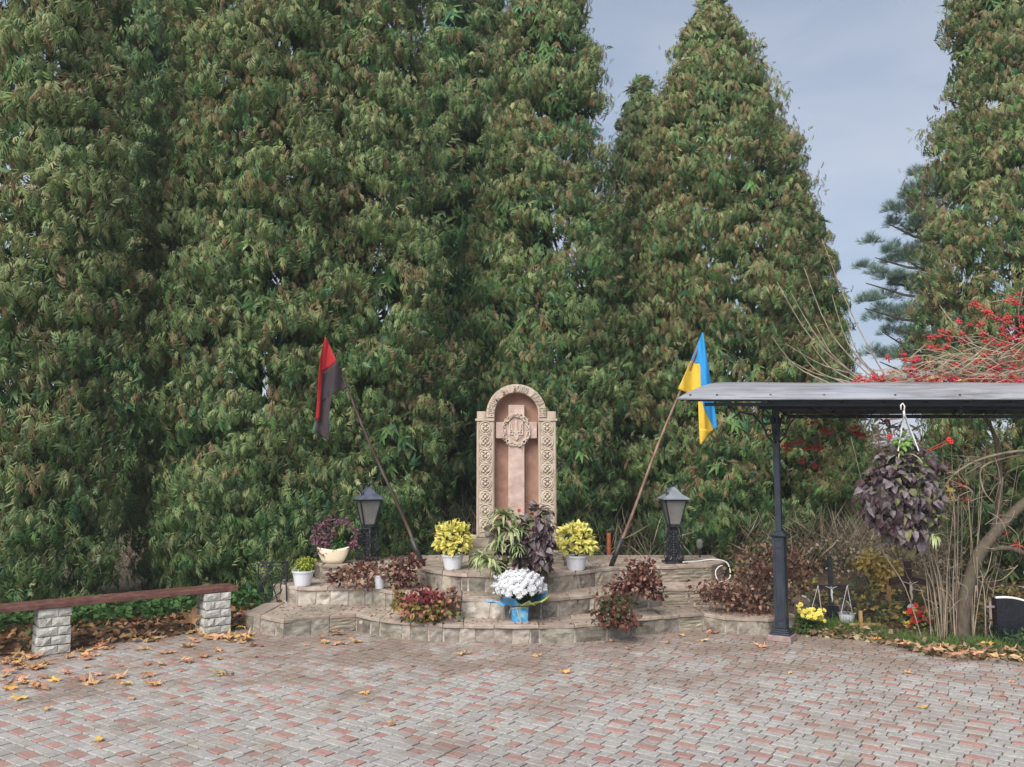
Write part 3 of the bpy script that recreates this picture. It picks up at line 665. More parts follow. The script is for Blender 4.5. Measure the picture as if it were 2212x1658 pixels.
def debris():
    n = 900; x = rng.uniform(-7, 6.5, n); y = 5.5+rng.random(n)**.6*5; k = (np.abs(x) < y*.62) & (y < yb(x)-.02); x, y = x[k], y[k]; n = len(x)
    d = rng.normal(size=(n, 3)); d[:, 2] *= .15; cols = np.array([(.3, .14, .07), (.2, .12, .07), (.4, .3, .18), (.12, .08, .05), (.5, .45, .35)])
    c = cols[rng.integers(0, 5, n)]; cloud('leaf_crumbs', OVQ_V, OVQ_F, np.stack([x, y, np.full(n, .006)], -1), frames(d, np.tile([0, 0, 1.], (n, 1))), c, M_LEAF, None, 'stuff', rng.uniform(.008, .028, n))
    n = 2600; x = rng.uniform(-2.9, 3.2, n); y = rng.uniform(9.5, 12.4, n); o1 = np.interp(x, *zip(*O1)); o2 = np.interp(x, *zip(*O2)); o3 = np.interp(x, *zip(*O3))
    z = np.where(y > o3+.02, Z3, np.where(y > o2+.02, Z2, Z1)); k = (y > o1+.0) & (rng.random(n) < np.where(z == Z1, .9, .45)); x, y, z = x[k], y[k], z[k]; n = len(x)
    d = rng.normal(size=(n, 3)); d[:, 2] *= .15; c = np.array([(.42, .17, .11), (.33, .2, .13), (.5, .3, .2), (.2, .1, .07)])[rng.integers(0, 4, n)]
    cloud('leaf_crumbs', OVQ_V, OVQ_F, np.stack([x, y, z+.008], -1), frames(d, np.tile([0, 0, 1.], (n, 1))), c, M_LEAF, None, 'stuff', rng.uniform(.012, .05, n))
debris()
# ---------------------------------------------------------------- thuja hedge
def spray_template(k=0):
    v = []; f = []; tip = []; r = random.Random(k)
    for (x, a, l) in ((.0, -60, .56), (.05, 58, .56), (.24, -38, .58), (.30, 36, .56), (.50, -22, .52), (.54, 24, .50), (.62, 0, .46)):
        a = math.radians(a+r.uniform(-10, 10)); l *= r.uniform(.85, 1.15); c, s_ = math.cos(a), math.sin(a); w = .080*r.uniform(.8, 1.2); q = len(v)
        for d, o_, z, t in ((.05, -w, .03, .25+x*.3), (l, .04*r.uniform(-1, 1), -.12-.18*r.random(), 1.0), (.08, w, .03, .25+x*.3)):
            X = x+c*d-s_*o_; Y_ = s_*d+c*o_; v.append((X, Y_, z-.34*X*X-.25*abs(Y_))); tip.append(min(1, t))
        f.append((q, q+1, q+2))
    return np.array(v), np.array(f), np.array(tip)
SPV, SPF, SPT = spray_template(3)
INV = np.array([(0, -.12, 0), (.9, -.45, -.1), (.35, .1, .05), (0, .12, 0), (.9, .5, -.15), (.35, -.1, .05), (.2, -.2, .02), (1.15, .02, -.2), (.2, .2, .02)]); INF = np.array([(0, 1, 2), (3, 5, 4), (6, 7, 8)]); INT = np.array([.2, 1, .5, .2, 1, .5, .3, 1, .3])
GREEN = np.array([[.035, .085, .028], [.05, .11, .035], [.075, .14, .045], [.04, .105, .055]])*1.85
OLIVE = np.array([[.38, .40, .17], [.48, .49, .25], [.31, .38, .16]])
BROWN = np.array([[.32, .21, .12], [.40, .28, .17], [.26, .14, .08]])
def thuja(px, Y, prof, label, base_y=None, dens=1.0, olive=.5, cone=.16, size=.118, zmin=.12, zmax=None, blue=0.0, seed=1, shrink=.09, group='thuja trees in the hedge', cat='tree', ztr=None):
    r_ = np.random.default_rng(seed)
    ax = P(px, 1000, Y).x; z0 = float(gz(ax, Y))
    t = thing('thuja_tree', (ax, Y, z0), label, cat, group)
    zz = np.array([P(px, y, Y).z for y, h in prof]); hh = np.array([max(h*Y/FPX-shrink, h*Y/FPX*.4) for y, h in prof])
    o = np.argsort(zz); zz = zz[o]; hh = hh[o]; ztop = zz[-1]; zend = zmax or ztop
    # trunk
    mb = MB(); mb.tube([(ax+.04*math.sin(k*1.3+seed), Y+.04*math.cos(k), z0-.1+(ztop*.93-z0)*k/8) for k in range(9)], [.15-.135*k/8 for k in range(9)], 8)
    for k in range(12):
        a = r_.uniform(0, 6.28); zb = r_.uniform(.5, ztop*.8); R_ = float(np.interp(zb, zz, hh))*.75
        mb.tube([(ax, Y, zb), (ax+math.cos(a)*R_*.5, Y+math.sin(a)*R_*.5, zb+.12), (ax+math.cos(a)*R_, Y+math.sin(a)*R_, zb+.35)], [.03, .02, .008], 4)
    mb.build('trunk', M_BARK, t, smooth=True)
    # boughs on the crown surface
    area = np.trapezoid(hh, zz)*math.pi*1.25 if hasattr(np, 'trapezoid') else np.trapz(hh, zz)*math.pi*1.25
    nb = int(area/.072*dens); zvis = P(px, -60, Y).z
    zs = []; 
    while len(zs) < nb:
        z = r_.uniform(zmin, zend)
        if z > zvis and r_.random() > .22: continue
        if r_.random() < float(np.interp(z, zz, hh))/hh.max()+.04: zs.append(z)
    zs = np.array(zs); th = -math.pi/2+r_.uniform(-1, 1, nb)*math.radians(98)
    kx = ax+np.cos(th)*np.interp(zs, zz, hh); kp = (np.abs(kx) < (Y-1)*.66) | (r_.random(nb) < .25); zs, th = zs[kp], th[kp]; nb = len(zs)
    R_ = np.interp(zs, zz, hh)
    lump = 1+.10*np.sin(th*3+zs*1.1+seed)+.08*np.sin(th*5-zs*2.3+seed*2)
    rad = R_*lump*(.66+.32*r_.random(nb)**.7); cs = np.clip(.15+.22*r_.random(nb), 0, .07+R_*.25)
    out = np.stack([np.cos(th), np.sin(th), np.zeros(nb)], -1)
    cen = out*rad[:, None]+np.array([ax, Y, 0]); cen[:, 2] = zs
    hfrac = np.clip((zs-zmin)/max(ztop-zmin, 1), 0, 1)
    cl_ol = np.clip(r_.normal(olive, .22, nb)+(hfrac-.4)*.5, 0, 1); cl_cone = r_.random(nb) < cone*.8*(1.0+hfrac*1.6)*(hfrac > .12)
    n = 43
    def burst(cen, out, cs, ol, cone_, n, hf, SPT=SPT):
        m_ = len(cen); v = norm(r_.normal(size=(m_, n, 3))); ref = norm(out*.55+np.array([0, 0, .75]))[:, None]
        dt = np.sum(v*ref, -1, keepdims=True); v = np.where(dt < -.15, v-2*dt*ref, v)
        kind = r_.random((m_, n, 1)); rr_ = np.where(kind < .16, r_.uniform(.35, .6, (m_, n, 1)), np.where(kind > .955, r_.uniform(1.1, 1.4, (m_, n, 1)), r_.uniform(.7, 1.06, (m_, n, 1))))
        pos = cen[:, None]+v*cs[:, None, None]*np.array([1.1, 1.1, .9])*rr_
        vh = v*np.array([1, 1, .3])
        top = np.clip((hf-.9)/.1, 0, 1)[:, None, None]
        A_ = norm(out*.45+np.array([0, 0, .9]))[:, None]; av = np.sum(v*A_, -1, keepdims=True)
        T = norm(-(A_-v*av)+out[:, None]*.25+np.array([0, 0, -.25]))
        d = norm(T+r_.normal(size=(m_, n, 3))*.30+np.array([0, 0, 1.1])*top+(kind > .955)*np.array([0, 0, 1.3]))
        u = norm(v+out[:, None]*.2+r_.normal(size=(m_, n, 3))*.28)
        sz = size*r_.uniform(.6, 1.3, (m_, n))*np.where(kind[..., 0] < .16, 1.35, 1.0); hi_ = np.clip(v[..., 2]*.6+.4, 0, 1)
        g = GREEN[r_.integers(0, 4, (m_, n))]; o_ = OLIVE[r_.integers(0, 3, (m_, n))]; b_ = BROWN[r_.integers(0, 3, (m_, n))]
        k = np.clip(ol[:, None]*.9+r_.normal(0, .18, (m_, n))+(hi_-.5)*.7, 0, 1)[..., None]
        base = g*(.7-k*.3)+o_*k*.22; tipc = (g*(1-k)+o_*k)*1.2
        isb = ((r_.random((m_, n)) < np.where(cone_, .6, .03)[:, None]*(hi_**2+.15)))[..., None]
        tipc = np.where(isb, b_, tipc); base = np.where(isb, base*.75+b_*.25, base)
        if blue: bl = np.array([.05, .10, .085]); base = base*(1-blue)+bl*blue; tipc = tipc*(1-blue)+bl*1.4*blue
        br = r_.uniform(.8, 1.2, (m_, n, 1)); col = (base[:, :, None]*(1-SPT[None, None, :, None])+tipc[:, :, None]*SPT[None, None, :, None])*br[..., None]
        return pos.reshape(-1, 3), frames(d.reshape(-1, 3), u.reshape(-1, 3)), col.reshape(-1, len(SPT), 3), sz.ravel()
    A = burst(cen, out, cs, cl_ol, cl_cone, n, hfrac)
    # older, deeper green foliage inside
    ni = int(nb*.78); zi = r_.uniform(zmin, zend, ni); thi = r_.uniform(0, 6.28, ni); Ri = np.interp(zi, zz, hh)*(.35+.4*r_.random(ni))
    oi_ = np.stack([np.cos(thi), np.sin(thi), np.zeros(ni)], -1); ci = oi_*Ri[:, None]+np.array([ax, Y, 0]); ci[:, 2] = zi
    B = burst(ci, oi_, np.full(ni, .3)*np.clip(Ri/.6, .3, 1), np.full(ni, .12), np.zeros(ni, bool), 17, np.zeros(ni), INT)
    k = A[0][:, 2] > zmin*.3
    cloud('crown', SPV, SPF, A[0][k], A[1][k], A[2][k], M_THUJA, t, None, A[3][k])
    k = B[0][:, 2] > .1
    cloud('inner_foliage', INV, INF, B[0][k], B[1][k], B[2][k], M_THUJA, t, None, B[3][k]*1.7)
    return t
TH = []
thuja(62, 11.3, [(-420, 60), (-200, 130), (0, 170), (300, 185), (500, 195), (700, 205), (900, 190), (1100, 200), (1300, 190), (1380, 120)], 'leftmost bright green thuja rising behind the near end of the bench', olive=.66, cone=.32, seed=3, size=.126, shrink=.05)
thuja(545, 13.0, [(-430, 50), (-250, 130), (0, 195), (300, 220), (600, 232), (900, 235), (1150, 255), (1290, 190)], 'broad thuja behind the middle of the bench, beside the leftmost one', olive=.5, cone=.34, seed=4)
thuja(785, 13.4, [(-380, 40), (-200, 90), (0, 125), (200, 145), (500, 168), (800, 182), (1100, 182), (1250, 150)], 'thuja behind the red and black flag', olive=.45, cone=.34, seed=5)
thuja(1185, 14.8, [(-210, 15), (-100, 55), (0, 92), (200, 118), (400, 146), (650, 176), (800, 172), (1000, 150), (1200, 110)], 'tall pointed thuja directly behind the stone memorial', olive=.34, cone=.4, seed=6)
thuja(1560, 15.3, [(-15, 2), (40, 36), (120, 78), (220, 118), (330, 160), (450, 192), (650, 215), (900, 222), (1100, 210), (1180, 165)], 'thuja with a free standing top behind the blue and yellow flag', olive=.36, cone=.8, seed=7, shrink=.0)
thuja(1750, 15.8, [(430, 6), (480, 35), (560, 65), (700, 82), (900, 100), (1100, 110), (1240, 90)], 'lower reddish thuja at the right shoulder of the free standing one', olive=.4, cone=.5, seed=8, shrink=.0)
thuja(1398, 17.5, [(170, 12), (220, 45), (320, 75), (500, 95), (800, 110), (1150, 110)], 'paler thuja top peeping between the two central thujas', olive=.55, cone=.15, seed=9, blue=.25)
thuja(2215, 13.9, [(-300, 20), (-150, 60), (0, 98), (150, 125), (300, 160), (450, 182), (650, 215), (800, 235), (1000, 235), (1180, 150), (1290, 95)], 'rightmost thuja above the canopy and the viburnum', olive=.42, cone=.7, seed=10, shrink=-.02)
thuja(300, 19.0, [(-300, 60), (0, 130), (600, 170), (1200, 190)], 'thuja far back in the gap behind the bench, coloured dark as gap shade', olive=.1, cone=.1, seed=11, dens=.6, size=.22)  # low olive darkens this and the next two crowns: gap shade in foliage colour
thuja(1000, 19.0, [(-150, 40), (0, 90), (600, 150), (1150, 170)], 'back thuja coloured dark as shade of the gap left of the memorial', olive=.1, cone=.1, seed=12, dens=.6, size=.22)
thuja(1390, 17.2, [(480, 30), (600, 120), (900, 170), (1170, 170)], 'back thuja coloured dark as shade of the gap right of the memorial', olive=.1, cone=.1, seed=13, dens=.6, size=.22)
# far pine with blue green needles between the two right thujas
def pine():
    Y = 24; ax = P(2035, 1000, Y).x; t = thing('pine_tree', (ax, Y, float(gz(ax, Y))), 'bluish pine far behind, seen between the two right thujas', 'tree')
    mb = MB(); top = P(2035, 380, Y).z; mb.tube([(ax, Y, 0), (ax+.1, Y, 3), (ax, Y, 6), (ax+.05, Y, top)], [.22, .18, .12, .03], 8); cen = []; rad = []
    br = [((2030, 470), (1960, 420), 40), ((2030, 500), (1915, 470), 34), ((2030, 520), (1975, 480), 42), ((2030, 560), (1890, 545), 36), ((2030, 570), (1950, 545), 40), ((2040, 625), (1870, 600), 32), ((2040, 620), (1940, 600), 34), ((2035, 675), (1868, 655), 34), ((2040, 680), (1930, 660), 38), ((2035, 760), (1905, 705), 44), ((2035, 800), (1900, 770), 50), ((2035, 740), (1960, 720), 44), ((2035, 850), (1930, 840), 60), ((2035, 420), (1990, 395), 34), ((2035, 450), (2060, 380), 40), ((2035, 560), (2120, 520), 50), ((2035, 700), (2140, 680), 60), ((2035, 850), (2140, 840), 70)]
    for a, b, s in br:
        dy = random.uniform(-.8, .8); A = P(a[0], a[1]+25, Y); B = P(b[0], b[1]+12, Y+dy); mb.tube([A, A.lerp(B, .5)+Vector((0, 0, -.1)), B], [.06, .04, .015], 5)
        for q in np.linspace(.25, 1, 6):
            p = A.lerp(B, q)+Vector((random.uniform(-.15, .15), random.uniform(-.3, .3), .15+random.uniform(-.15, .3)))
            cen.append(p); rad.append(s*Y/FPX*(.35+.35*random.random()))
    mb.build('trunk', M_BARK, t)
    P_, D_, C_, S_ = [], [], [], []
    for c, r in zip(cen, rad):
        n = 80; d = rand_dirs(n); d[:, 2] = np.abs(d[:, 2])*.9-.2; p = np.array(c)+d*r*np.array([1.2, 1.1, 1.05])*rng.uniform(.1, .9, (n, 1)); P_.append(p); D_.append(norm(d+np.array([0, 0, .5])))
        C_.append(np.array([[.20, .30, .245]])*rng.uniform(.6, 1.5, (n, 1))); S_.append(rng.uniform(.16, .3, n))
    P_, D_, C_, S_ = map(np.concatenate, (P_, D_, C_, S_))
    tv = []; tf = []
    for k in range(6):
        a = k*1.05; e = .45; q = len(tv); tv += [(0, 0, 0), (.6, math.cos(a)*.25*e+.02, math.sin(a)*.25*e), (1, math.cos(a)*e, math.sin(a)*e), (.6, math.cos(a)*.25*e-.03, math.sin(a)*.25*e)]; tf.append((q, q+1, q+2, q+3))
    cloud('crown', tv, tf, P_, frames(D_, rand_dirs(len(P_))), C_, M_NEEDLE, t, None, S_)
pine()
# far bushy backdrop so that the foot of the hedge does not open on empty land
def bushes_far():
    n = 24000; x = rng.uniform(-14, 14, n); y = rng.uniform(19, 27, n); h_ = 1.9+1.0*np.sin(x*.9)+.5*np.sin(x*2.3+1); k = x > -20
    z = gz(x, y)+rng.random(n)**.8*np.clip(h_, .8, 4); cols = np.array([(.24, .17, .12), (.32, .24, .18), (.18, .16, .10), (.4, .32, .24), (.14, .11, .08)])
    d = rand_dirs(n); d[:, 2] = d[:, 2]*.6+.4
    cloud('far_thicket', [(0, 0, 0), (.5, .09, 0), (1, 0, .05), (.5, -.09, 0)], OVQ_F, np.stack([x, y, z], -1), frames(norm(d), rand_dirs(n)), cols[rng.integers(0, 5, n)], M_LEAF, None, 'stuff', rng.uniform(.15, .5, n))
bushes_far()
def brush():      # dry brown brush and stalks on the graveyard slope
    n = 16000; x = np.concatenate([rng.uniform(3.6, 9.5, n-4000), rng.uniform(-7, 3.6, 4000)]); y = np.where(x > 3.6, rng.uniform(13.4, 19, n), rng.uniform(13.6, 18, n)); z = gz(x, y)
    P0 = np.stack([x, y, z+rng.random(n)*.75], -1); d = rng.normal(size=(n, 3))*.55; d[:, 2] = np.abs(d[:, 2])+.4
    cols = np.array([(.46, .37, .30), (.34, .25, .19), (.58, .5, .4), (.24, .20, .15), (.3, .3, .16)])
    cloud('dry_brush', [(0, -.012, 0), (.5, -.01, .05), (1, 0, 0), (.5, .012, .05)], OVQ_F, P0, frames(norm(d), rand_dirs(n)), cols[rng.integers(0, 5, n)], M_LEAF, None, 'stuff', rng.uniform(.25, .75, n))
    n = 9000; x = rng.uniform(3.5, 9.5, n); y = rng.uniform(13.0, 18, n); z = gz(x, y)+rng.random(n)*.7
    cols = np.array([(.42, .31, .23), (.32, .22, .16), (.6, .52, .43), (.52, .40, .14), (.22, .16, .12)])
    cloud('dead_leaves_on_brush', OVQ_V, OVQ_F, np.stack([x, y, z], -1), frames(rand_dirs(n), rand_dirs(n)), cols[rng.integers(0, 5, n)], M_LEAF, None, 'stuff', rng.uniform(.03, .08, n))
brush()
# litter, ivy and grass along the edges of the paving
def strip(name, xr, yr, n, size, cols, zr=(0, .05), tv=OVQ_V, tf=OVQ_F, flat=.4, mask=None, m=None, up=0.0):
    x = rng.uniform(*xr, n); d0 = rng.uniform(*yr, n); y = yb(x)+d0
    if mask is not None: k = mask(x, y); x, y = x[k], y[k]
    n = len(x); z = gz(x, y)+rng.uniform(*zr, n); d = rng.normal(size=(n, 3)); d[:, 2] = d[:, 2]*flat+up
    u = np.tile([0, -.2, 1.], (n, 1))+rng.normal(size=(n, 3))*(.3+flat)
    c = np.array(cols)[rng.integers(0, len(cols), n)]*rng.uniform(.75, 1.2, (n, 1))
    return cloud(name, tv, tf, np.stack([x, y, z], -1), frames(norm(d), u), c, m or M_LEAF, None, 'stuff', size*rng.uniform(.6, 1.4, n))
litter = [(.56, .29, .14), (.66, .40, .20), (.42, .22, .12), (.26, .15, .09), (.7, .46, .24)]
strip('leaf_litter', (-7.5, -3.3), (-.06, .75), 1500, .085, litter, (0, .05))
strip('leaf_litter', (3.3, 7.2), (-.07, .28), 1500, .075, [(.38, .24, .15), (.46, .27, .16), (.5, .38, .24), (.25, .17, .11), (.45, .4, .25)], (0, .09))
strip('leaf_litter', (-8, 8), (.5, 4), 5000, .07, [(.2, .12, .07), (.13, .08, .05), (.3, .2, .12)], (0, .02))
strip('ivy', (-8, -3.2), (.45, 1.6), 3600, .085, [(.05, .13, .035), (.08, .18, .045), (.1, .2, .06), (.04, .1, .03)], (.02, .22), flat=.5)
GR_V = [(0, -.02, 0), (.6, -.016, .04), (1, 0, 0), (.6, .016, .04)]
strip('grass', (3.35, 5.6), (.06, .7), 5200, .13, [(.11, .21, .05), (.16, .26, .07), (.09, .17, .04)], (0, .02), tv=GR_V, flat=.4, up=.9)
strip('low_plants', (3.7, 8.0), (.8, 2.8), 2200, .075, [(.10, .15, .06), (.16, .17, .07), (.45, .3, .1), (.3, .2, .12), (.14, .2, .09), (.5, .4, .14)], (0, .28), flat=.6)
strip('low_plants', (5.3, 7.5), (.1, 1.1), 1800, .07, [(.06, .12, .05), (.1, .16, .06), (.05, .1, .06)], (0, .2), flat=.5)
for i in range(44):      # big maple leaves caught on the bank behind the bench
    a, b = random.choice([(random.uniform(205, 280), random.uniform(1385, 1396)), (random.uniform(290, 380), random.uniform(1368, 1388)), (random.uniform(395, 550), random.uniform(1350, 1380)), (random.uniform(430, 540), random.uniform(1365, 1382)), (random.uniform(0, 75), random.uniform(1395, 1425))])
    g = G(a, b, .03); leaf_at(g.x, g.y, float(gz(g.x, g.y))+.03+random.random()*.03, random.uniform(.1, .15), random.random() < .25, ('large crisp maple leaf on the bank, '+('left of the near bench pier' if a < 100 else 'just right of the near bench pier' if a < 290 else 'under the middle of the bench' if a < 395 else 'beside the far bench pier')), 'maple leaves on the bank by the bench')
g = G(414, 1352, .1); o = leaf_at(g.x, g.y, .17, .17, False, 'upright orange brown maple leaf leaning by the right bench pier', None); o.rotation_euler = (1.2, .2, .3)
for a, b, yl, s_ in [(1985, 1372, 0, .1), (2135, 1394, 1, .12), (2110, 1412, 0, .11), (1930, 1385, 0, .09), (1960, 1392, 0, .1), (2030, 1405, 0, .1), (2060, 1414, 0, .11), (2080, 1410, 0, .1), (2150, 1418, 0, .11), (2180, 1405, 0, .12), (2195, 1422, 0, .1), (2040, 1396, 0, .1), (1890, 1380, 1, .08), (2000, 1404, 0, .09)]:
    g = G(a, b, .08); leaf_at(g.x, g.y, .07, s_, bool(yl), ('withered maple leaf in the heap under the viburnum, '+('left end' if a < 2010 else 'before the stems' if a < 2100 else 'right end')) if not yl else 'bright yellow maple leaf at the foot of the viburnum', 'leaves under the viburnum'+(', yellow ones' if yl else ''))

# ---------------------------------------------------------------- bench
BU = Vector((1.425, 1.133)).normalized(); BN = Vector((BU.y, -BU.x)); brot = math.atan2(BU.y, BU.x)
ben = thing('bench', (-4.1, 9.4, 0), 'long plank bench with red brown seat on whitewashed brick piers', 'bench')
cR = Vector((-3.55, 10.12)); cL = Vector((-4.9, 9.08))
SH = .475
for cc in (cL, cR, cL-(cR-cL)):
    mb = MB(); mb.box((cc.x, cc.y, SH/2), (.25, .26, SH-.006), brot); mb.build('pier_core', M_MORTAR, ben)
    for r_ in range(5):
        h_ = SH/5; zc = h_*(r_+.5); wv = .01*(2-r_)
        for side in range(4):
            ang = brot+side*math.pi/2; d = Vector((math.cos(ang), math.sin(ang))); nn = Vector((d.y, -d.x))
            if side % 2 == r_ % 2: spl = [(-.155, .03), (.036, .155)]
            else: spl = [(-.108, -.035), (-.029, .108)]
            for a, b in spl:
                p = Vector((cc.x, cc.y))+nn*.118+d*((a+b)/2)
                mb = MB(); v, f = [], []
                L_, T_, H_ = (b-a), .062, h_-.012
                R_ = Matrix.Rotation(ang, 3, 'Z'); j = lambda q: q+random.uniform(-.005, .005)
                nu, nv = 3, 3; vs = []
                for jj in range(nv+1):
                    for ii in range(nu+1):
                        e = ii in (0, nu) or jj in (0, nv); o_ = -(T_/2)-(random.uniform(.006, .014) if not e else 0)-wv*.6
                        vs.append(R_ @ Vector((-L_/2+L_*ii/nu, o_, -H_/2+H_*jj/nv))+Vector((p.x, p.y, zc)))
                nf = len(vs)
                for x_, z_q in ((-1, -1), (1, -1), (1, 1), (-1, 1)): vs.append(R_ @ Vector((x_*L_/2, T_/2, z_q*H_/2))+Vector((p.x, p.y, zc)))
                w_ = nu+1; fs = [(q*w_+i, q*w_+i+1, (q+1)*w_+i+1, (q+1)*w_+i) for q in range(nv) for i in range(nu)]
                bot = list(range(w_)); top = list(range(nv*w_, nv*w_+w_)); lf = [q*w_ for q in range(nv+1)]; rt = [q*w_+nu for q in range(nv+1)]
                fs += [tuple([nf, nf+1]+bot[::-1]), tuple([nf+3]+top+[nf+2]), tuple([nf, *lf, nf+3]), tuple([nf+1, nf+2]+rt[::-1]), (nf+1, nf, nf+3, nf+2)]
                mb.add(vs, fs); mb.build('brick', M_WBRICK, ben)
s0 = cL-(cR-cL)*1.35; s1 = cR+BU*.24
mid = (s0+s1)/2; Ls = (s1-s0).length
for k in (-1, 1):
    mb = MB(); q = mid+BN*k*.088; mb.box((q.x, q.y, SH+.028), (Ls, .168, .052), brot); mb.build('seat_plank', M_WOODR, ben, bevel=.006)

# ---------------------------------------------------------------- flagpoles and flags
def pole_thing(name, label, pts, m, Y):
    P3 = [P(a, b, Y) for a, b in pts]; P3[0].z = Z3-.0
    t = thing(name, tuple(P3[0]), label, 'flagpole'); a, b = P3[0], P3[-1]
    mb = MB(); mb.tube([a.lerp(b, q)+Vector((.012*math.sin(q*9), 0, 0)) for q in np.linspace(0.02, 1, 14)], [.023-.007*q for q in np.linspace(0, 1, 14)], 8); mb.build('pole', m, t, smooth=True)
    mb = MB(); mb.tube([a, a.lerp(b, .12)], [.034, .031], 10); mb.build('sleeve', M_SLEEVE, t, smooth=True)
    return t, a, b
YF = 11.25
tL, aL, bL = pole_thing('leaning_flagpole', 'brown pole leaning left, its foot on the top step left of the memorial', [(915, 1217), (703, 733)], M_POLE, YF)
tR, aR, bR = pole_thing('leaning_flagpole', 'brown pole leaning right towards the canopy, foot on the top step', [(1320, 1217), (1517, 724)], M_POLE2, YF)
tL['group'] = tR['group'] = 'leaning flagpoles'
def ruled(name, left, right, m, parent, yfun, n=26, k=10):
    def rs(pts, n):
        pts = np.array(pts, float); d = np.concatenate([[0], np.cumsum(np.linalg.norm(np.diff(pts, axis=0), axis=1))]); q = np.linspace(0, d[-1], n)
        return np.stack([np.interp(q, d, pts[:, 0]), np.interp(q, d, pts[:, 1])], -1)
    A, B = rs(left, n), rs(right, n); mb = MB(); vs = []
    for i in range(n):
        for j in range(k+1):
            p = A[i]+(B[i]-A[i])*j/k; vs.append(P(p[0], p[1], yfun(p[0], p[1], j/k)))
    fs = [(i*(k+1)+j+1, i*(k+1)+j, (i+1)*(k+1)+j, (i+1)*(k+1)+j+1) for i in range(n-1) for j in range(k)]
    mb.add(vs, fs); o = mb.build(name, m, parent, smooth=True)
    s = o.modifiers.new('thickness', 'SOLIDIFY'); s.thickness = .003
    return o
fL = thing('flag', tuple(bL), 'red and faded black flag hanging limp from the left pole', 'flag')
fy = lambda x, y, q: YF-.035-.045*math.sin((x-680)*.16+(y-730)*.012)-.0006*max(0, 840-y)-.010*math.sin((x-680)*.55+(y-730)*.05)
ruled('red_stripe', [(702, 728), (692, 771), (689.5, 812)], [(703.5, 728), (716, 757), (727, 781)], M_RED, fL, fy, 14)
ruled('black_stripe', [(696, 807), (693, 850), (690, 905), (700, 925), (709.5, 955)][:4]+[(708, 954)], [(727, 781), (741, 812), (751, 839.5), (729, 846), (712, 841), (716, 862), (710, 900), (710, 954)], M_BLK, fL, fy, 30)
ruled('red_edge', [(690, 790), (686, 850), (682, 908)], [(698, 800), (695, 850), (691, 908)], M_RED, fL, lambda x, y, q: fy(x, y, q)-.015-.02*math.sin(q*3.1), 16, 5)
ruled('black_tail', [(682.5, 908), (680.6, 934), (702, 948)], [(709, 885), (711, 920), (710, 955)], M_BLK, fL, lambda x, y, q: fy(x, y, q)+.03-.02*math.sin(q*3.1), 12, 6)
fR = thing('flag', tuple(bR), 'sky blue and yellow flag hanging beside the left tip of the canopy', 'flag')
fy = lambda x, y, q: YF-.035-.05*math.sin((x-1465)*.13+(y-730)*.006)-.010*math.sin((x-1465)*.5-(y-730)*.045)
ruled('blue_stripe', [(1517, 719), (1504, 750), (1491.8, 780), (1512, 787), (1513.5, 837), (1518, 877), (1544, 929.5)], [(1519, 719), (1524, 752), (1531, 790), (1535, 820), (1539, 850), (1543, 880), (1549, 925.5)], M_BLUE, fR, fy, 34)
ruled('yellow_stripe', [(1491.8, 780), (1478, 812), (1464, 840.5), (1485, 849), (1508, 855), (1509, 900), (1511, 962)], [(1492.8, 780), (1503, 783), (1512.6, 787), (1513.7, 837), (1518, 877), (1530, 903), (1544, 929.5)], M_YEL, fR, fy, 34)
ruled('yellow_fold', [(1511, 925), (1511, 945), (1512.6, 962)], [(1540, 931), (1532, 940), (1522, 953)], M_YEL, fR, lambda x, y, q: fy(x, y, q)-.03-.02*math.sin(q*3), 8, 5)

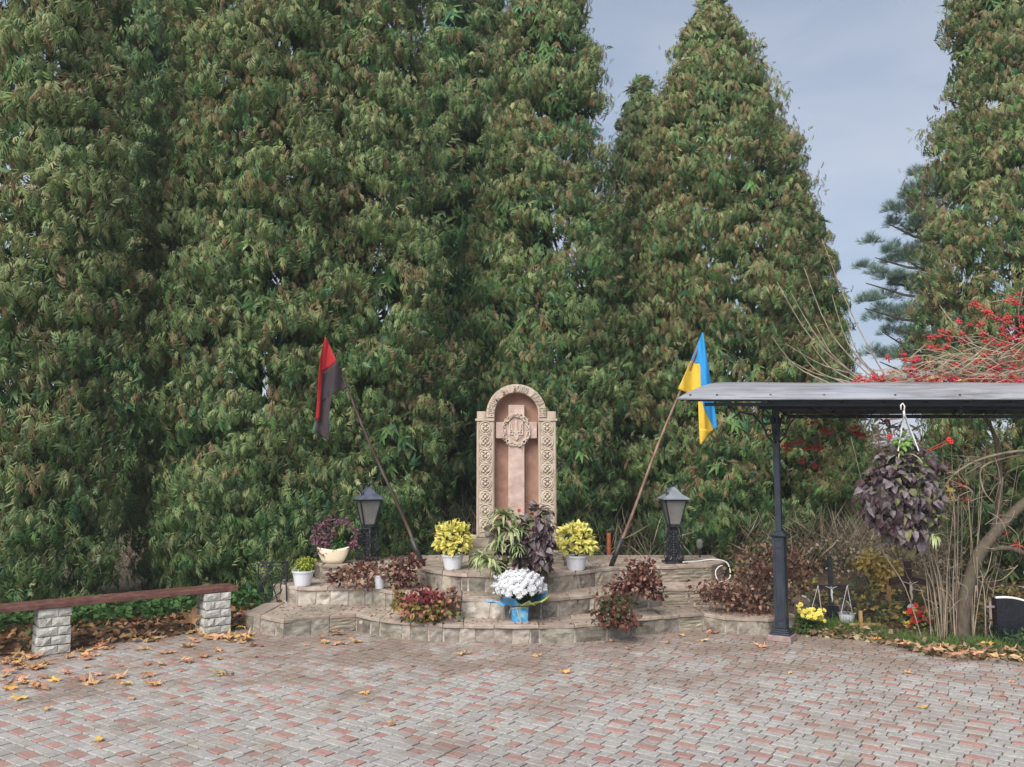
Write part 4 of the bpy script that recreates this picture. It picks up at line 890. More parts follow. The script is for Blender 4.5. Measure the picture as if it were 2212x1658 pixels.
# ---------------------------------------------------------------- lanterns
def spiral(mb, c, r0, r1, a0, a1, r=.008, plane=0.0, n=18, flip=1):
    pts = []
    for i in range(n):
        q = i/(n-1); a = a0+(a1-a0)*q; rr = r0+(r1-r0)*q; x = flip*rr*math.cos(a); z = rr*math.sin(a)
        pts.append((c[0]+x*math.cos(plane), c[1]+x*math.sin(plane), c[2]+z))
    mb.tube(pts, r, 5)
def lantern(px, py, rot, label, dark=True, stand='post'):
    Y = G(px, py, Z3).y; k = Y/FPX; x0 = P(px, 1000, Y).x; t = thing('garden_lantern', (x0, Y, Z3), label, 'lantern', 'iron lanterns on the top step')
    zr = Z3+1.0*(py-1082)*k; za = Z3+(py-1056)*k; zg = Z3+(py-1137)*k; ztop = Z3+(py-1041)*k
    he = 29*k; hg = 23*k; hb = 11*k; s2 = math.sqrt(2)
    mb = MB(); mb.lathe([(he*s2, 0), (he*s2, .012), (he*.5*s2, (za-zr)*.45), (.02*s2, za-zr), (0.0, za-zr)], (x0, Y, zr), 4, rot=rot+math.pi/4); mb.build('roof', M_LROOF if dark else M_LROOF2, t)
    mb = MB(); mb.lathe([(.018, 0), (.012, .02), (.026, .04), (.02, .055), (.008, .07), (.004, ztop-za)], (x0, Y, za-.01), 8)
    for a in range(4):
        q = rot+a*math.pi/2+math.pi/4; cx, cy = math.cos(q), math.sin(q)
        pts = [(x0+cx*d, Y+cy*d, z) for d, z in ((.01, za+.02), (.06, za+.05), (.13, za+.035), (.185, za-.03), (.19, za-.09), (.165, za-.125), (.14, za-.11), (.145, za-.08))]
        mb.tube(pts, .0075, 5); mb.sphere(pts[-1], .014, 6, 4)
    mb.build('roof_scrolls', M_IRON, t, smooth=True)
    mb = MB()
    for a in range(4):
        q = rot+a*math.pi/2+math.pi/4; q2 = q+math.pi/2; cx, cy = math.cos(q), math.sin(q); dx, dy = math.cos(q2), math.sin(q2)
        mb.tube([(x0+cx*hg*s2, Y+cy*hg*s2, zr), (x0+cx*hb*s2, Y+cy*hb*s2, zg)], .011, 4)
        for h_, z in ((hg, zr-.008), (hb, zg+.008)): mb.tube([(x0+cx*h_*s2, Y+cy*h_*s2, z), (x0+dx*h_*s2, Y+dy*h_*s2, z)], .010, 4)
    mb.box((x0, Y, zg-.01), (hb*2.1, hb*2.1, .02), rot); mb.build('frame', M_IRON, t)
    for a in range(4):
        q = rot+a*math.pi/2+math.pi/4; q2 = q+math.pi/2; g = .93
        vs = [(x0+math.cos(q)*hb*s2*g, Y+math.sin(q)*hb*s2*g, zg), (x0+math.cos(q2)*hb*s2*g, Y+math.sin(q2)*hb*s2*g, zg), (x0+math.cos(q2)*hg*s2*g, Y+math.sin(q2)*hg*s2*g, zr), (x0+math.cos(q)*hg*s2*g, Y+math.sin(q)*hg*s2*g, zr)]
        cen = Vector((x0, Y, 0)); vi = [tuple(Vector((p[0], p[1], 0)).lerp(cen, .06)[:2])+(p[2],) for p in vs]
        mb = MB(); mb.add(vs+vi, [(0, 1, 2, 3), (7, 6, 5, 4), (0, 4, 5, 1), (1, 5, 6, 2), (2, 6, 7, 3), (3, 7, 4, 0)]); mb.build('glass_pane', M_GLASSF, t)
    mb = MB(); mb.lathe([(.02, 0), (.022, .04), (.03, .09), (.026, .14), (0, .17)], (x0, Y, zg+.01), 10); mb.build('bulb', M_BULB, t, smooth=True)
    H_ = zg-Z3
    mb = MB()
    if stand == 'post':
        mb.box((x0, Y, Z3+H_/2), (.07, .07, H_), rot); mb.lathe([(.055, 0), (.08, .02), (.075, .045)], (x0, Y, zg-.07), 8)
    else: mb.box((x0, Y, Z3+H_/2), (.055, .055, H_), rot); mb.box((x0, Y, Z3+.012), (.30, .26, .024), rot)
    mb.build('post', M_IRON, t)
    mb = MB()
    for a in range(4):
        pl = rot+a*math.pi/2+(0 if stand == 'post' else .4)
        for z_, r_ in ((Z3+.075, .062), (Z3+.20, .075), (Z3+H_-.07, .05), (Z3+.31, .05)):
            c = (x0+math.cos(pl)*(.035+r_), Y+math.sin(pl)*(.035+r_), z_); spiral(mb, c, r_, r_*.22, math.pi, math.pi+6.6, .0085, pl, 20); spiral(mb, c, r_, r_*.35, math.pi, math.pi-5.2, .007, pl, 16)
        mb.tube([(x0+math.cos(pl)*d, Y+math.sin(pl)*d, z) for d, z in ((.04, Z3+H_-.02), (.12, Z3+H_-.05), (.13, Z3+H_*.6), (.06, Z3+H_*.45), (.17, Z3+H_*.2), (.14, Z3+.012))], .009, 5)
    for z_ in np.linspace(.1, .38, 9): mb.lathe([(.05, 0), (.053, .006), (.05, .012)], (x0, Y, Z3+float(z_)), 8)
    mb.build('scrollwork', M_IRON, t, smooth=True); return t
lantern(797, 1213, math.radians(24), 'dark iron lantern on the top step, left of the memorial', True)
lantern(1453, 1216, math.radians(4), 'iron lantern with pale roof and scrolled stand, right of the memorial', False, 'scroll')
# ---------------------------------------------------------------- canopy
PB = G(1690, 1383, 0); PY = PB.y; PX = PB.x
can = thing('canopy', (PX, PY, 0), 'curved grey canopy roof on a slim black post at the right of the paving', 'canopy')
cz = lambda py: P(1690, py, PY).z
cr = math.radians(-34)
mb = MB(); h0 = cz(1370); mb.box((PX, PY, h0/2), (.27, .27, h0), cr, .93); mb.build('plinth', M_PLINTH, can, bevel=.008)
mb = MB(); zb = h0
for w_, h_ in ((.225, .022), (.19, .022), (.165, .02)): mb.box((PX, PY, zb+h_/2), (w_, w_, h_-.001), cr); zb += h_
mb.build('base_moulding', M_POST, can, bevel=.004)
zm = cz(1160); mb = MB(); mb.box((PX, PY, (zb+zm)/2), (.118, .118, zm-zb), cr)
mb.build('lower_post', M_POST, can, bevel=.004)
mb = MB()
for a in range(4):
    q = cr+a*math.pi/2; d = Vector((math.cos(q), math.sin(q), 0)); e = Vector((-d.y, d.x, 0))
    for o_ in (-1, 1): c_ = Vector((PX, PY, (zb+zm)/2))+d*.061+e*.045*o_; mb.box(c_, (.008, .022, zm-zb-.01), q)
    for z_ in (zb+.02, zb+.10, zm-.03, zm-.12): c_ = Vector((PX, PY, z_))+d*.0615; mb.box(c_, (.0085, .066, .022), q)
mb.build('post_panel_rim', M_POST, can)
mb = MB(); z_ = zm
for w_, h_ in ((.15, .016), (.19, .016), (.165, .014), (.12, .016)): mb.box((PX, PY, z_+h_/2), (w_, w_, h_-.001), cr); z_ += h_
mb.build('collar_moulding', M_POST, can, bevel=.003)
zt = 2.63; mb = MB(); mb.box((PX, PY, (z_+zt)/2), (.066, .066, zt-z_), cr); mb.build('upper_post', M_POST, can, bevel=.004)
mb = MB()
for a in range(4):
    pl = cr+a*math.pi/2
    for zc, r_ in ((zt-.12, .075), (zt-.27, .05)):
        c = (PX+math.cos(pl)*(.035+r_), PY+math.sin(pl)*(.035+r_), zc); spiral(mb, c, r_, r_*.25, math.pi, math.pi+6.8, .010, pl, 20)
    mb.tube([(PX+math.cos(pl)*d, PY+math.sin(pl)*d, z) for d, z in ((.035, zt-.40), (.10, zt-.33), (.15, zt-.2), (.26, zt-.07), (.42, zt-.03), (.5, zt-.09), (.45, zt-.12))], .011, 5)
mb.build('bracket_scroll', M_IRON, can, smooth=True)
Y0c, DPC, XE = 8.9, 2.7, 7.6
zl = P(1462, 863, Y0c).z; RISE = .285
def roof(sx, s): xl = 1.765+.755*DPC*s; return Vector((xl+(XE-xl)*sx, Y0c+DPC*s, zl+RISE*(1-((s-.5)/.5)**2)))
def sheet(name, m, dz, th):
    mb = MB(); NX, NS = 40, 20; vs = []
    for k in (0, 1):
        for j in range(NS+1):
            for i in range(NX+1):
                p = roof(i/NX, j/NS); vs.append((p.x, p.y, p.z+dz-k*th+.004*math.sin(p.x*2.4+j*.3)))
    w_ = NX+1; o_ = w_*(NS+1); fs = []
    for j in range(NS):
        for i in range(NX):
            q = j*w_+i; fs += [(q, q+1, q+w_+1, q+w_), (o_+q+w_, o_+q+w_+1, o_+q+1, o_+q)]
    for i in range(NX): fs += [(i+1, i, o_+i, o_+i+1), (NS*w_+i, NS*w_+i+1, o_+NS*w_+i+1, o_+NS*w_+i)]
    for j in range(NS): fs += [(j*w_, (j+1)*w_, o_+(j+1)*w_, o_+j*w_), ((j+1)*w_+NX, j*w_+NX, o_+j*w_+NX, o_+(j+1)*w_+NX)]
    mb.add(vs, fs); return mb.build(name, m, can, smooth=False)
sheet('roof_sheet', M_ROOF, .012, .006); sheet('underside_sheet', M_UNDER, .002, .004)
lip = roof(0, 0)
mb = MB(); mb.tube([roof(0, 0)+Vector((0, -.004, .004)), roof(1, 0)+Vector((0, -.004, .004))], .011, 6); mb.build('front_lip', M_ROOF, can)
mb = MB(); mb.box(((2.1+XE)/2, Y0c+.16, zl-.045), (XE-2.1, .045, .035)); mb.build('front_beam', M_POST, can)
mb = MB(); mb.box(((1.9+XE)/2, Y0c+.07, zl-.008), (XE-1.9, .02, .02)); mb.build('front_rail', M_POST, can)
mb = MB(); xr = 1.765+.755*DPC; mb.box(((xr+XE)/2, Y0c+DPC-.1, zl-.04), (XE-xr, .05, .05)); mb.build('rear_beam', M_POST, can)
mb = MB(); mb.box(((PX+XE)/2, PY+.0, zt+.012), (XE-PX+.4, .06, .05)); mb.build('middle_beam', M_POST, can)
mb = MB(); mb.tube([roof(0, s)+Vector((.02, 0, -.03)) for s in np.linspace(.02, .98, 14)], .016, 5); mb.build('end_rib', M_POST, can)
for k in range(9):
    x = 2.75+k*.56; mb = MB(); pts = []
    for s in np.linspace(.02, .98, 12):
        p = roof(0, s)
        if x > p.x: p = roof((x-p.x)/(XE-p.x), s); pts.append(p+Vector((0, 0, -.022)))
    if len(pts) > 2: mb.tube(pts, .014, 4); mb.build('rib', M_POST, can)
for k in range(3):
    mb = MB(); x = 3.2+k*1.7; mb.tube([(x, Y0c+.18, zl-.035), (x+1.3, Y0c+DPC-.12, zl-.035)], .014, 4); mb.build('diagonal_brace', M_POST, can)
for x in (1.93, 2.22, 2.80, 3.38, 4.15, 4.85, 5.6):
    p = roof(0, .035); p = roof((x-p.x)/(XE-p.x), .035)
    mb = MB(); mb.lathe([(.013, 0), (.013, .006), (.007, .012), (0, .013)], (p.x, p.y, p.z+.012), 8); mb.build('roof_screw', M_IRON, can)

# ---------------------------------------------------------------- viburnum with red berries
vib = thing('viburnum', tuple(G(2080, 1392, 0)), 'leafless viburnum with red berry clusters growing up beside and over the canopy', 'shrub')
def ptube(mb, pts, rs, n=7, Y=9.7, dy=0.0):
    m_ = len(pts); P3 = [P(a, b, Y+dy*i/(m_-1)) for i, (a, b) in enumerate(pts)]
    # smooth
    out = []; 
    for i in range(m_-1):
        p0, p1, p2, p3 = P3[max(i-1, 0)], P3[i], P3[i+1], P3[min(i+2, m_-1)]
        for q in np.linspace(0, 1, 5)[:-1]: q = float(q); out.append(.5*((2*p1)+(p2-p0)*q+(2*p0-5*p1+4*p2-p3)*q*q+(3*p1-p0-3*p2+p3)*q**3))
    out.append(P3[-1]); k = len(out)
    if not isinstance(rs, (list, tuple)): rs = [rs, rs]
    rr = np.interp(np.linspace(0, 1, k), np.linspace(0, 1, len(rs)), rs); mb.tube(out, [float(r) for r in rr], n); return out
YV = G(2080, 1392, 0).y
mb = MB(); ptube(mb, [(2076, 1402), (2079, 1340), (2086, 1290), (2099, 1240), (2116, 1196), (2150, 1152), (2200, 1098), (2270, 1040)], [.10, .08, .075, .07, .07, .06, .055, .05], 10, YV)
mb.build('trunk', M_VBARK, vib, smooth=True)
mb = MB(); ptube(mb, [(2140, 1168), (2158, 1090), (2159, 1020), (2150, 946), (2126, 900)], [.035, .028, .02], 7, YV+.1); mb.build('branch', M_VBARK, vib, smooth=True)
mb = MB(); ptube(mb, [(2125, 1190), (2180, 1185), (2230, 1205)], [.03, .028], 6, YV); mb.build('branch', M_VBARK, vib, smooth=True)
mb = MB(); ptube(mb, [(2230, 972), (2165, 980), (2105, 998), (2058, 1028), (2030, 1070)], [.018, .012, .006], 6, YV-.1); ptube(mb, [(2230, 980), (2170, 990), (2120, 1012), (2125, 1060), (2150, 1090)], [.014, .010, .006], 6, YV-.05)
for k in range(26):
    x0, y0 = random.choice([(2120, 1005), (2070, 1020), (2150, 990), (2100, 1060), (2160, 1040)]); a = random.uniform(2.2, 5.2); l = random.uniform(40, 110)
    ptube(mb, [(x0, y0), (x0+math.cos(a)*l*.5+random.uniform(-8, 8), y0-math.sin(a)*l*.4), (x0+math.cos(a)*l, y0-math.sin(a)*l*.9)], [.006, .002], 4, YV+random.uniform(-.2, .3), random.uniform(-.2, .2))
mb.build('arching_branches', M_TWIG, vib, smooth=True)
mb = MB()
for k in range(34):
    xb = random.gauss(2052, 26) if k < 25 else random.uniform(2085, 2130); yb_ = 1392+random.uniform(-8, 8); lean = (xb-2075)*random.uniform(-.3, 1.5)+random.uniform(-30, 30)
    yt = random.uniform(880, 1230); 
    ptube(mb, [(xb, yb_), (xb+lean*.3+random.uniform(-5, 5), yb_-120), (xb+lean*.7+random.uniform(-8, 8), (yb_+yt)/2), (xb+lean*1.2, yt)], [q_*random.uniform(.5, 1.05) for q_ in (.010, .008, .006, .003)], 5, YV+random.uniform(-.25, .3), random.uniform(-.1, .2))
mb.build('suckers', M_TWIG, vib, smooth=True)
mb = MB()
for k in range(120):
    x0, y0 = random.uniform(1990, 2200), random.uniform(1010, 1330); a = random.uniform(0, 6.28); l = random.uniform(25, 80)
    ptube(mb, [(x0, y0), (x0+math.cos(a)*l*.5+random.uniform(-8, 8), y0+math.sin(a)*l*.5), (x0+math.cos(a+.4)*l, y0+math.sin(a+.4)*l)], [.0035, .0015], 3, YV+random.uniform(-.3, .5), random.uniform(-.3, .3))
mb.build('side_twigs', M_TWIG, vib, kind='stuff')
mb = MB()
for o_, t_, bow in [((1912, 812), (1776, 518), 10), ((1874, 808), (1737, 579), 22), ((1850, 812), (1678, 609), 20), ((1852, 815), (1709, 634), 14), ((1886, 808), (1797, 637), 18), ((1895, 812), (1825, 683), 14), ((1787, 826), (1668, 729), 14), ((1842, 822), (1752, 743), 10), ((1815, 824), (1722, 751), 12), ((1850, 818), (1760, 700), 10), ((1870, 815), (1700, 745), 10), ((1835, 826), (1690, 770), 8)]:
    mx_, my_ = (o_[0]+t_[0])/2-bow*.6, (o_[1]+t_[1])/2+bow; ptube(mb, [(o_[0]+30, o_[1]+12), o_, (mx_, my_), t_], [.011, .010, .008, .0035], 5, 10.7, .3)
mb.build('long_whips', M_TWIG, vib, smooth=True)
mb = MB()
for k in range(230):      # tangle lying on the roof and rising at the right
    q = random.random(); x0 = 1850+370*q**.8; y0 = 832-random.random()*(16+95*q**1.2); a = random.gauss(0, .5)+(math.pi if random.random() < .5 else 0); l = random.uniform(30, 120)
    x1, y1 = x0+math.cos(a)*l, min(834, y0+math.sin(a)*l*.6)
    if x1 < 1840: continue
    ptube(mb, [(x0, y0), ((x0+x1)/2, (y0+y1)/2-random.uniform(-8, 18)), (x1, y1)], [.006, .0025], 3, random.uniform(9.75, 10.6), random.uniform(-.2, .2))
for a, b, c in [((1890, 815), (1985, 800), (2040, 780)), ((2212, 800), (2120, 790), (2040, 778)), ((2215, 770), (2110, 735), (2030, 725)), ((2225, 735), (2160, 690), (2110, 660)), ((2225, 640), (2190, 645), (2130, 655)), ((2230, 830), (2130, 800), (2060, 795)), ((2000, 745), (1960, 780), (1930, 820)), ((2100, 740), (2060, 700), (2030, 660)), ((2210, 620), (2200, 680), (2212, 740)), ((2080, 760), (2140, 750), (2215, 790))]:
    ptube(mb, [a, b, c], [.010, .005], 5, 10.2, .2)
mb.build('roof_tangle', M_TWIG, vib, kind='stuff')
mb = MB()
for a, b, c in [((1725, 925), (1790, 985), (1812, 1000)), ((1700, 975), (1760, 945), (1800, 925)), ((1720, 920), (1760, 950), (1790, 935)), ((1745, 1010), (1790, 960), (1795, 900)), ((1708, 968), (1745, 950), (1812, 935)), ((1735, 900), (1800, 915), (1840, 905)), ((1850, 900), (1870, 930), (1880, 950)), ((1900, 905), (1940, 930), (1975, 960)), ((2140, 1168), (2205, 1175), (2212, 1130)), ((2144, 1150), (2170, 1140), (2140, 1190)), ((2095, 900), (2120, 960), (2160, 1010)), ((2050, 900), (2062, 960), (2080, 1030)), ((2100, 905), (2104, 960), (2095, 1000)), ((2010, 905), (2040, 1000), (2060, 1060))]:
    ptube(mb, [a, b, c], [.006, .003], 4, 10.3, .2)
mb.build('hanging_twigs', M_TWIG, vib)
bm_ = []
for s_ in range(4):
    b_ = MB(); r2 = random.Random(s_)
    for k in range(14):
        q = Vector((r2.gauss(0, 1), r2.gauss(0, 1), r2.gauss(0, .6)))*.022; b_.sphere(q, .0105, 6, 4)
        if k < 6: b_.tube([q, (q.x*.2, q.y*.2, .05)], .0015, 3)
    bm_.append(b_.mesh('berry_cluster', M_BERRY, smooth=True))
BER = [(1700, 971), (1701, 960), (1756, 913), (1781, 931), (1726, 955), (1745, 968), (1752, 966), (1771, 969), (1733, 997), (1760, 1008), (1846, 922), (1850, 935), (1864, 939), (1796, 932), (1913, 910), (2193, 1178), (2199, 1181), (2170, 1151), (2144, 1169), (2071, 1046), (2160, 1120), (2090, 1080)]
BER2 = [(2102, 657), (2110, 659), (2127, 672), (2135, 674), (2181, 649), (2194, 656), (2200, 684), (2208, 690), (2200, 635), (2070, 694), (2048, 716), (2010, 728), (2052, 732), (2080, 736), (2006, 749), (2026, 754), (2014, 752), (1950, 765), (1954, 777), (1981, 778), (1975, 780), (1961, 799), (1970, 797), (2000, 797), (1918, 773), (1925, 803), (2058, 789), (2066, 788), (2123, 722), (2167, 710), (2168, 722), (2182, 733), (2144, 795), (2133, 805), (2147, 803), (2153, 798), (2140, 808), (2063, 818), (2060, 814), (1978, 821), (1939, 827), (1944, 824), (1974, 831), (1984, 829), (2123, 817), (2130, 820), (2159, 823), (2182, 813), (2200, 780), (1893, 819), (1868, 822), (1880, 824), (1905, 820), (1860, 825), (1850, 826), (2100, 820), (2200, 822), (2210, 800), (2035, 800), (2090, 805), (2190, 710), (2205, 720)]
for a, b in BER: part('berry_cluster', random.choice(bm_), vib, P(a, b, 10.3 if b < 1030 else 9.7), (0, 0, random.random()*6), random.uniform(.95, 1.35))
BER2 += [(1850+random.random()**.8*360, 832-abs(random.gauss(0, 14))) for _ in range(60)]+[(2215-abs(random.gauss(0, 95)), 800-abs(random.gauss(0, 60))) for _ in range(45)]
for a, b in BER2: part('berry_cluster', random.choice(bm_), vib, P(a, b, 9.95 if b > 812 else 10.2), (0, 0, random.random()*6), random.uniform(.75, 1.3))
n = 420; q = rng.random(n); X_ = 1850+380*q; Yp = 834-rng.random(n)*(10+26*q)
pp = np.array([P(a, b, 9.9+.5*r) for a, b, r in zip(X_, Yp, rng.random(n))])
cloud('withered_leaves', OVQ_V, OVQ_F, pp, frames(rand_dirs(n), rand_dirs(n)), np.array([(.36, .26, .18), (.28, .17, .12), (.5, .4, .28), (.35, .14, .09)])[rng.integers(0, 4, n)], M_LEAF, vib, 'stuff', rng.uniform(.03, .09, n))
for a, b, s_ in [(2046, 1058, .13), (2035, 1010, .09), (2052, 1075, .1)]:
    part('leaf', MAPY[0], vib, P(a, b, 9.6), (1.3, .4, random.random()), s_)
o = leaf_at(*P(2012, 822, 9.75), .12, True, 'pale crumpled leaf lying on the canopy roof', 'leaves lying on the canopy roof'); o = leaf_at(*P(2075, 825, 9.75), .1, True, 'pale crumpled leaf lying on the canopy roof', 'leaves lying on the canopy roof')

# ---------------------------------------------------------------- plants in pots
LV = {k: [leafmesh('leaf', m, fold=f_, droop=d_, w=w_) for f_, d_, w_ in v] for k, m, v in
      [('y', M_YLEAF, [(.16, .35, .36), (.25, .6, .33)]), ('p', M_PLEAF, [(.18, .35, .36), (.28, .6, .33)]), ('g', M_GRLEAF, [(.18, .35, .38), (.25, .55, .34)]), ('o', M_OLEAF, [(.18, .35, .38), (.25, .55, .34)]), ('pk', M_PKLEAF, [(.2, .4, .25), (.3, .7, .22)])]}
def leaf_rot(d, u):
    f = frames(np.array([d], float), np.array([u], float))[0]; return Matrix([list(map(float, r)) for r in f])
def dome_leaves(par, cen, rad, n, size, kinds, droop=.5, lower=-.3, outw=1.0):
    for _ in range(n):
        d = np.array(rand_dirs(1)[0])
        if d[2] < lower: d[2] = -d[2]
        if d[1] > .5: d[1] = -d[1]
        r = random.uniform(.62, 1.0); p = Vector(cen)+Vector((d[0]*rad[0]*r, d[1]*rad[1]*r, d[2]*rad[2]*r))
        dd = d*outw+rng.normal(size=3)*.35+np.array([0, 0, -droop]); u = d*.6+np.array([0, -.3, .6])+rng.normal(size=3)*.3
        part('leaf', random.choice(LV[random.choice(kinds)]), par, p, leaf_rot(dd, u), size*random.uniform(.6, 1.25))
def white_pot(par, x, y, z, r, h, m=None, name='pot'):
    mb = MB(); mb.lathe([(0, 0), (r*.68, 0), (r*.72, h*.06), (r*.93, h*.80), (r*.93, h*.86), (r*1.02, h*.87), (r*1.04, h*.99), (r*.98, h), (r*.92, h*.97), (r*.9, h*.86), (0, h*.86)], (x, y, z), 28)
    for k in range(14): a = 2*math.pi*k/14; mb.tube([(x+math.cos(a)*r*.73, y+math.sin(a)*r*.73, z+h*.1), (x+math.cos(a)*r*.915, y+math.sin(a)*r*.915, z+h*.78)], .0022, 4)
    o = mb.build(name, m or M_POTW, par, smooth=False)
    mb = MB(); mb.lathe([(0, 0), (r*.9, 0), (0, .008)], (x, y, z+h*.88), 14); mb.build('soil', M_EARTH, par); return o
def yellow(px, py, label, nn, sq):
    g = G(px, py, Z3); k = g.y/FPX; t = thing('potted_coleus', tuple(g), label, 'potted plant', 'yellow coleus pots beside the memorial')
    white_pot(t, g.x, g.y, Z3, 23.5*k*1.0, 31*k)
    mb = MB()
    for q in range(9): a = random.uniform(0, 6.28); mb.tube([(g.x, g.y, Z3+.14), (g.x+math.cos(a)*.09, g.y+math.sin(a)*.09, Z3+.35), (g.x+math.cos(a)*.2, g.y+math.sin(a)*.2, Z3+.5+random.uniform(0, .12))], .006, 4)
    mb.build('stems', M_OLEAF, t)
    dome_leaves(t, (g.x, g.y, Z3+.36), (.22*sq, .2, .24/sq), nn, .074, ['y'], -.15, -.6)
    for q in range(17):
        a = random.uniform(0, 6.28); r_ = random.uniform(.03, .22); c = Vector((g.x+math.cos(a)*r_, g.y+math.sin(a)*r_-.02, Z3+.60/sq-r_*.4+random.uniform(-.03, .03))); mb = MB()
        for w_ in range(7): mb.sphere(c+Vector((random.uniform(-.008, .008), random.uniform(-.008, .008), w_*.013)), .013*(1-w_*.09), 5, 3)
        mb.build('flower_spike', M_YLEAF, t)
yellow(978, 1230, 'white pot of bright yellow coleus left of the memorial', 300, 1.04)
yellow(1245, 1232, 'white pot of bright yellow coleus right of the memorial', 260, 1.1)
# large dark arrangement before the memorial
g = G(1128, 1248, Z3); g.y += .13
cen = thing('planter', tuple(g), 'tall planter of dark purple coleus and striped spider plants before the memorial', 'planter')
mb = MB(); mb.lathe([(0, 0), (.11, 0), (.12, .03), (.05, .07), (.05, .18), (.14, .26), (.17, .40), (.18, .42), (.15, .42), (0, .38)], (g.x, g.y, Z3), 20); mb.build('urn', M_IRON, cen)
cc = lambda a, b, dy=0: P(a, b, g.y+dy)
dome_leaves(cen, cc(1156, 1180), (.23, .2, .36), 230, .10, ['p', 'p', 'p', 'g'], .7, -.95)
dome_leaves(cen, cc(1160, 1135, .02), (.2, .18, .24), 110, .10, ['p', 'g', 'o'], .6, -.9)
dome_leaves(cen, cc(1130, 1225, -.02), (.33, .18, .2), 120, .10, ['p', 'p', 'o'], .7, -.95)
dome_leaves(cen, cc(1095, 1155, -.02), (.2, .18, .28), 90, .09, ['o', 'p'], .6, -.9)
def strap_mesh(l, bend, w=.045):
    b_ = MB(); vs = []; nseg = 6
    for i in range(nseg+1):
        t = i/nseg; a = bend*t; x = l*(math.sin(a)/max(bend, .01)); z = l*((math.cos(a)-1)/max(bend, .01)); ww = w*l*(1-t**2.5)*.5*(.6+.8*min(1, t*4)) if t < 1 else .001
        vs += [(x, ww, z+.004), (x, 0, z-.002), (x, -ww, z+.004)]
    fs = []
    for i in range(nseg): q = i*3; fs += [(q, q+3, q+4, q+1), (q+1, q+4, q+5, q+2)]
    b_.add(vs, fs); return b_.mesh('strap_leaf', M_STRAP)
STR = [strap_mesh(1, b_, .10) for b_ in (1.2, 1.7, 2.3)]
def spider(par, c, n, l, up=.5):
    for _ in range(n):
        a = random.uniform(0, 6.28); e = random.uniform(.1, 1.2)*up; d = np.array([math.cos(a)*math.cos(e), math.sin(a)*math.cos(e), math.sin(e)])
        part('strap_leaf', random.choice(STR), par, c, leaf_rot(d, np.array([0, 0, 1.])), l*random.uniform(.55, 1.15))
for a, b, n_, l in [(1092, 1112, 26, .27), (1060, 1215, 34, .24), (1045, 1205, 22, .2), (1105, 1150, 24, .24), (1118, 1180, 16, .17), (1085, 1175, 20, .22), (1070, 1235, 18, .2), (1130, 1150, 10, .14), (1128, 1195, 12, .14), (1080, 1140, 16, .24)]: spider(cen, cc(a-4, b, -.22), int(n_*1.7), l*1.2, 1.0)
mb = MB()
for a, b in [(1121, 1103), (1163, 1102), (1166, 1106)]:
    c = cc(a, b, -.05)
    for k in range(6): q = k*1.05; mb.sphere(c+Vector((math.cos(q)*.012, 0, math.sin(q)*.012)), .012, 5, 3)
    mb.tube([c, c+Vector((0, .02, -.12))], .003, 4)
mb.build('red_flower', M_RFLOW, cen)
# candle lanterns on the pedestal
for a, b, lb in [(1054, 1160, 'dark candle lantern on the pedestal under the left carved pillar'), (1184, 1160, 'dark candle lantern on the pedestal under the right carved pillar, half behind coleus')]:
    p = P(a, b, MY-.0); t = thing('grave_candle', (p.x, MY-.035, z_ped), lb, 'candle lantern', 'candle lanterns on the pedestal'); 
    mb = MB(); mb.box((p.x, MY-.0, z_ped+.005), (.09, .09, .012)); mb.lathe([(.03, .01), (.045, .03), (.04, .1)], (p.x, MY-.035, z_ped), 10); mb.build('glass', M_GLASSF, t)
    mb = MB(); mb.lathe([(.05, .10), (.045, .12), (.02, .17), (.012, .19), (0, .2)], (p.x, MY-.035, z_ped), 10); mb.build('cap', M_IRON, t)
# white chrysanthemums in blue paper
g = G(1122, 1345, Z1); g.y += .0; k = g.y/FPX
ch = thing('chrysanthemum', (g.x, g.y+.09, Z1), 'white chrysanthemums wrapped in blue and yellow paper on the lowest step', 'potted flowers'); y0 = g.y+.09
mb = MB(); mb.lathe([(0, 0), (.125, 0), (.128, .10), (.135, .17), (0, .17)], (g.x, y0, Z1), 4, rot=math.pi/4+.1); mb.build('pot_wrap', M_WRAPB, ch)
mb = MB(); mb.tube([(g.x+.108*math.cos(a), y0+.108*math.sin(a), Z1+.165) for a in np.linspace(0, 6.283, 20)], .006, 5, caps=False)
mb.tube([(g.x-.03, y0-.105, Z1+.165), (g.x-.01, y0-.112, Z1+.08), (g.x+.02, y0-.105, Z1+.01)], .005, 4); mb.tube([(g.x-.02, y0-.105, Z1+.165), (g.x-.10, y0-.10, Z1+.15), (g.x-.115, y0-.09, Z1+.10)], .004, 4); mb.build('ribbon', M_RIB, ch)
def flare(a0, a1, m, tipz=.29, r1=.29, n=9):
    mb = MB(); vs = []
    for i in range(n+1):
        a = a0+(a1-a0)*i/n; w_ = math.sin(i/n*math.pi)
        for r_, z in ((.09, .165), (.17+.04*w_, .20), (r1*(.66+.5*w_), .19+(tipz-.19)*w_+.02*math.sin(i*2.1))): vs.append((g.x+math.cos(a)*r_, y0+math.sin(a)*r_*.75, Z1+z))
    fs = [(i*3+j, i*3+3+j, i*3+4+j, i*3+1+j) for i in range(n) for j in range(2)]; mb.add(vs, fs); o = mb.build('paper_flare', m, ch); s = o.modifiers.new('t', 'SOLIDIFY'); s.thickness = .002
flare(math.radians(170), math.radians(225), M_WRAPB, .24, .34); flare(math.radians(215), math.radians(275), M_WRAPB, .30, .30); flare(math.radians(262), math.radians(320), M_WRAPY, .25, .31); flare(math.radians(310), math.radians(375), M_WRAPY, .28, .32); flare(math.radians(-10), math.radians(60), M_WRAPB, .33, .31); flare(math.radians(60), math.radians(175), M_WRAPB, .25, .26)
zc = Z1+.395
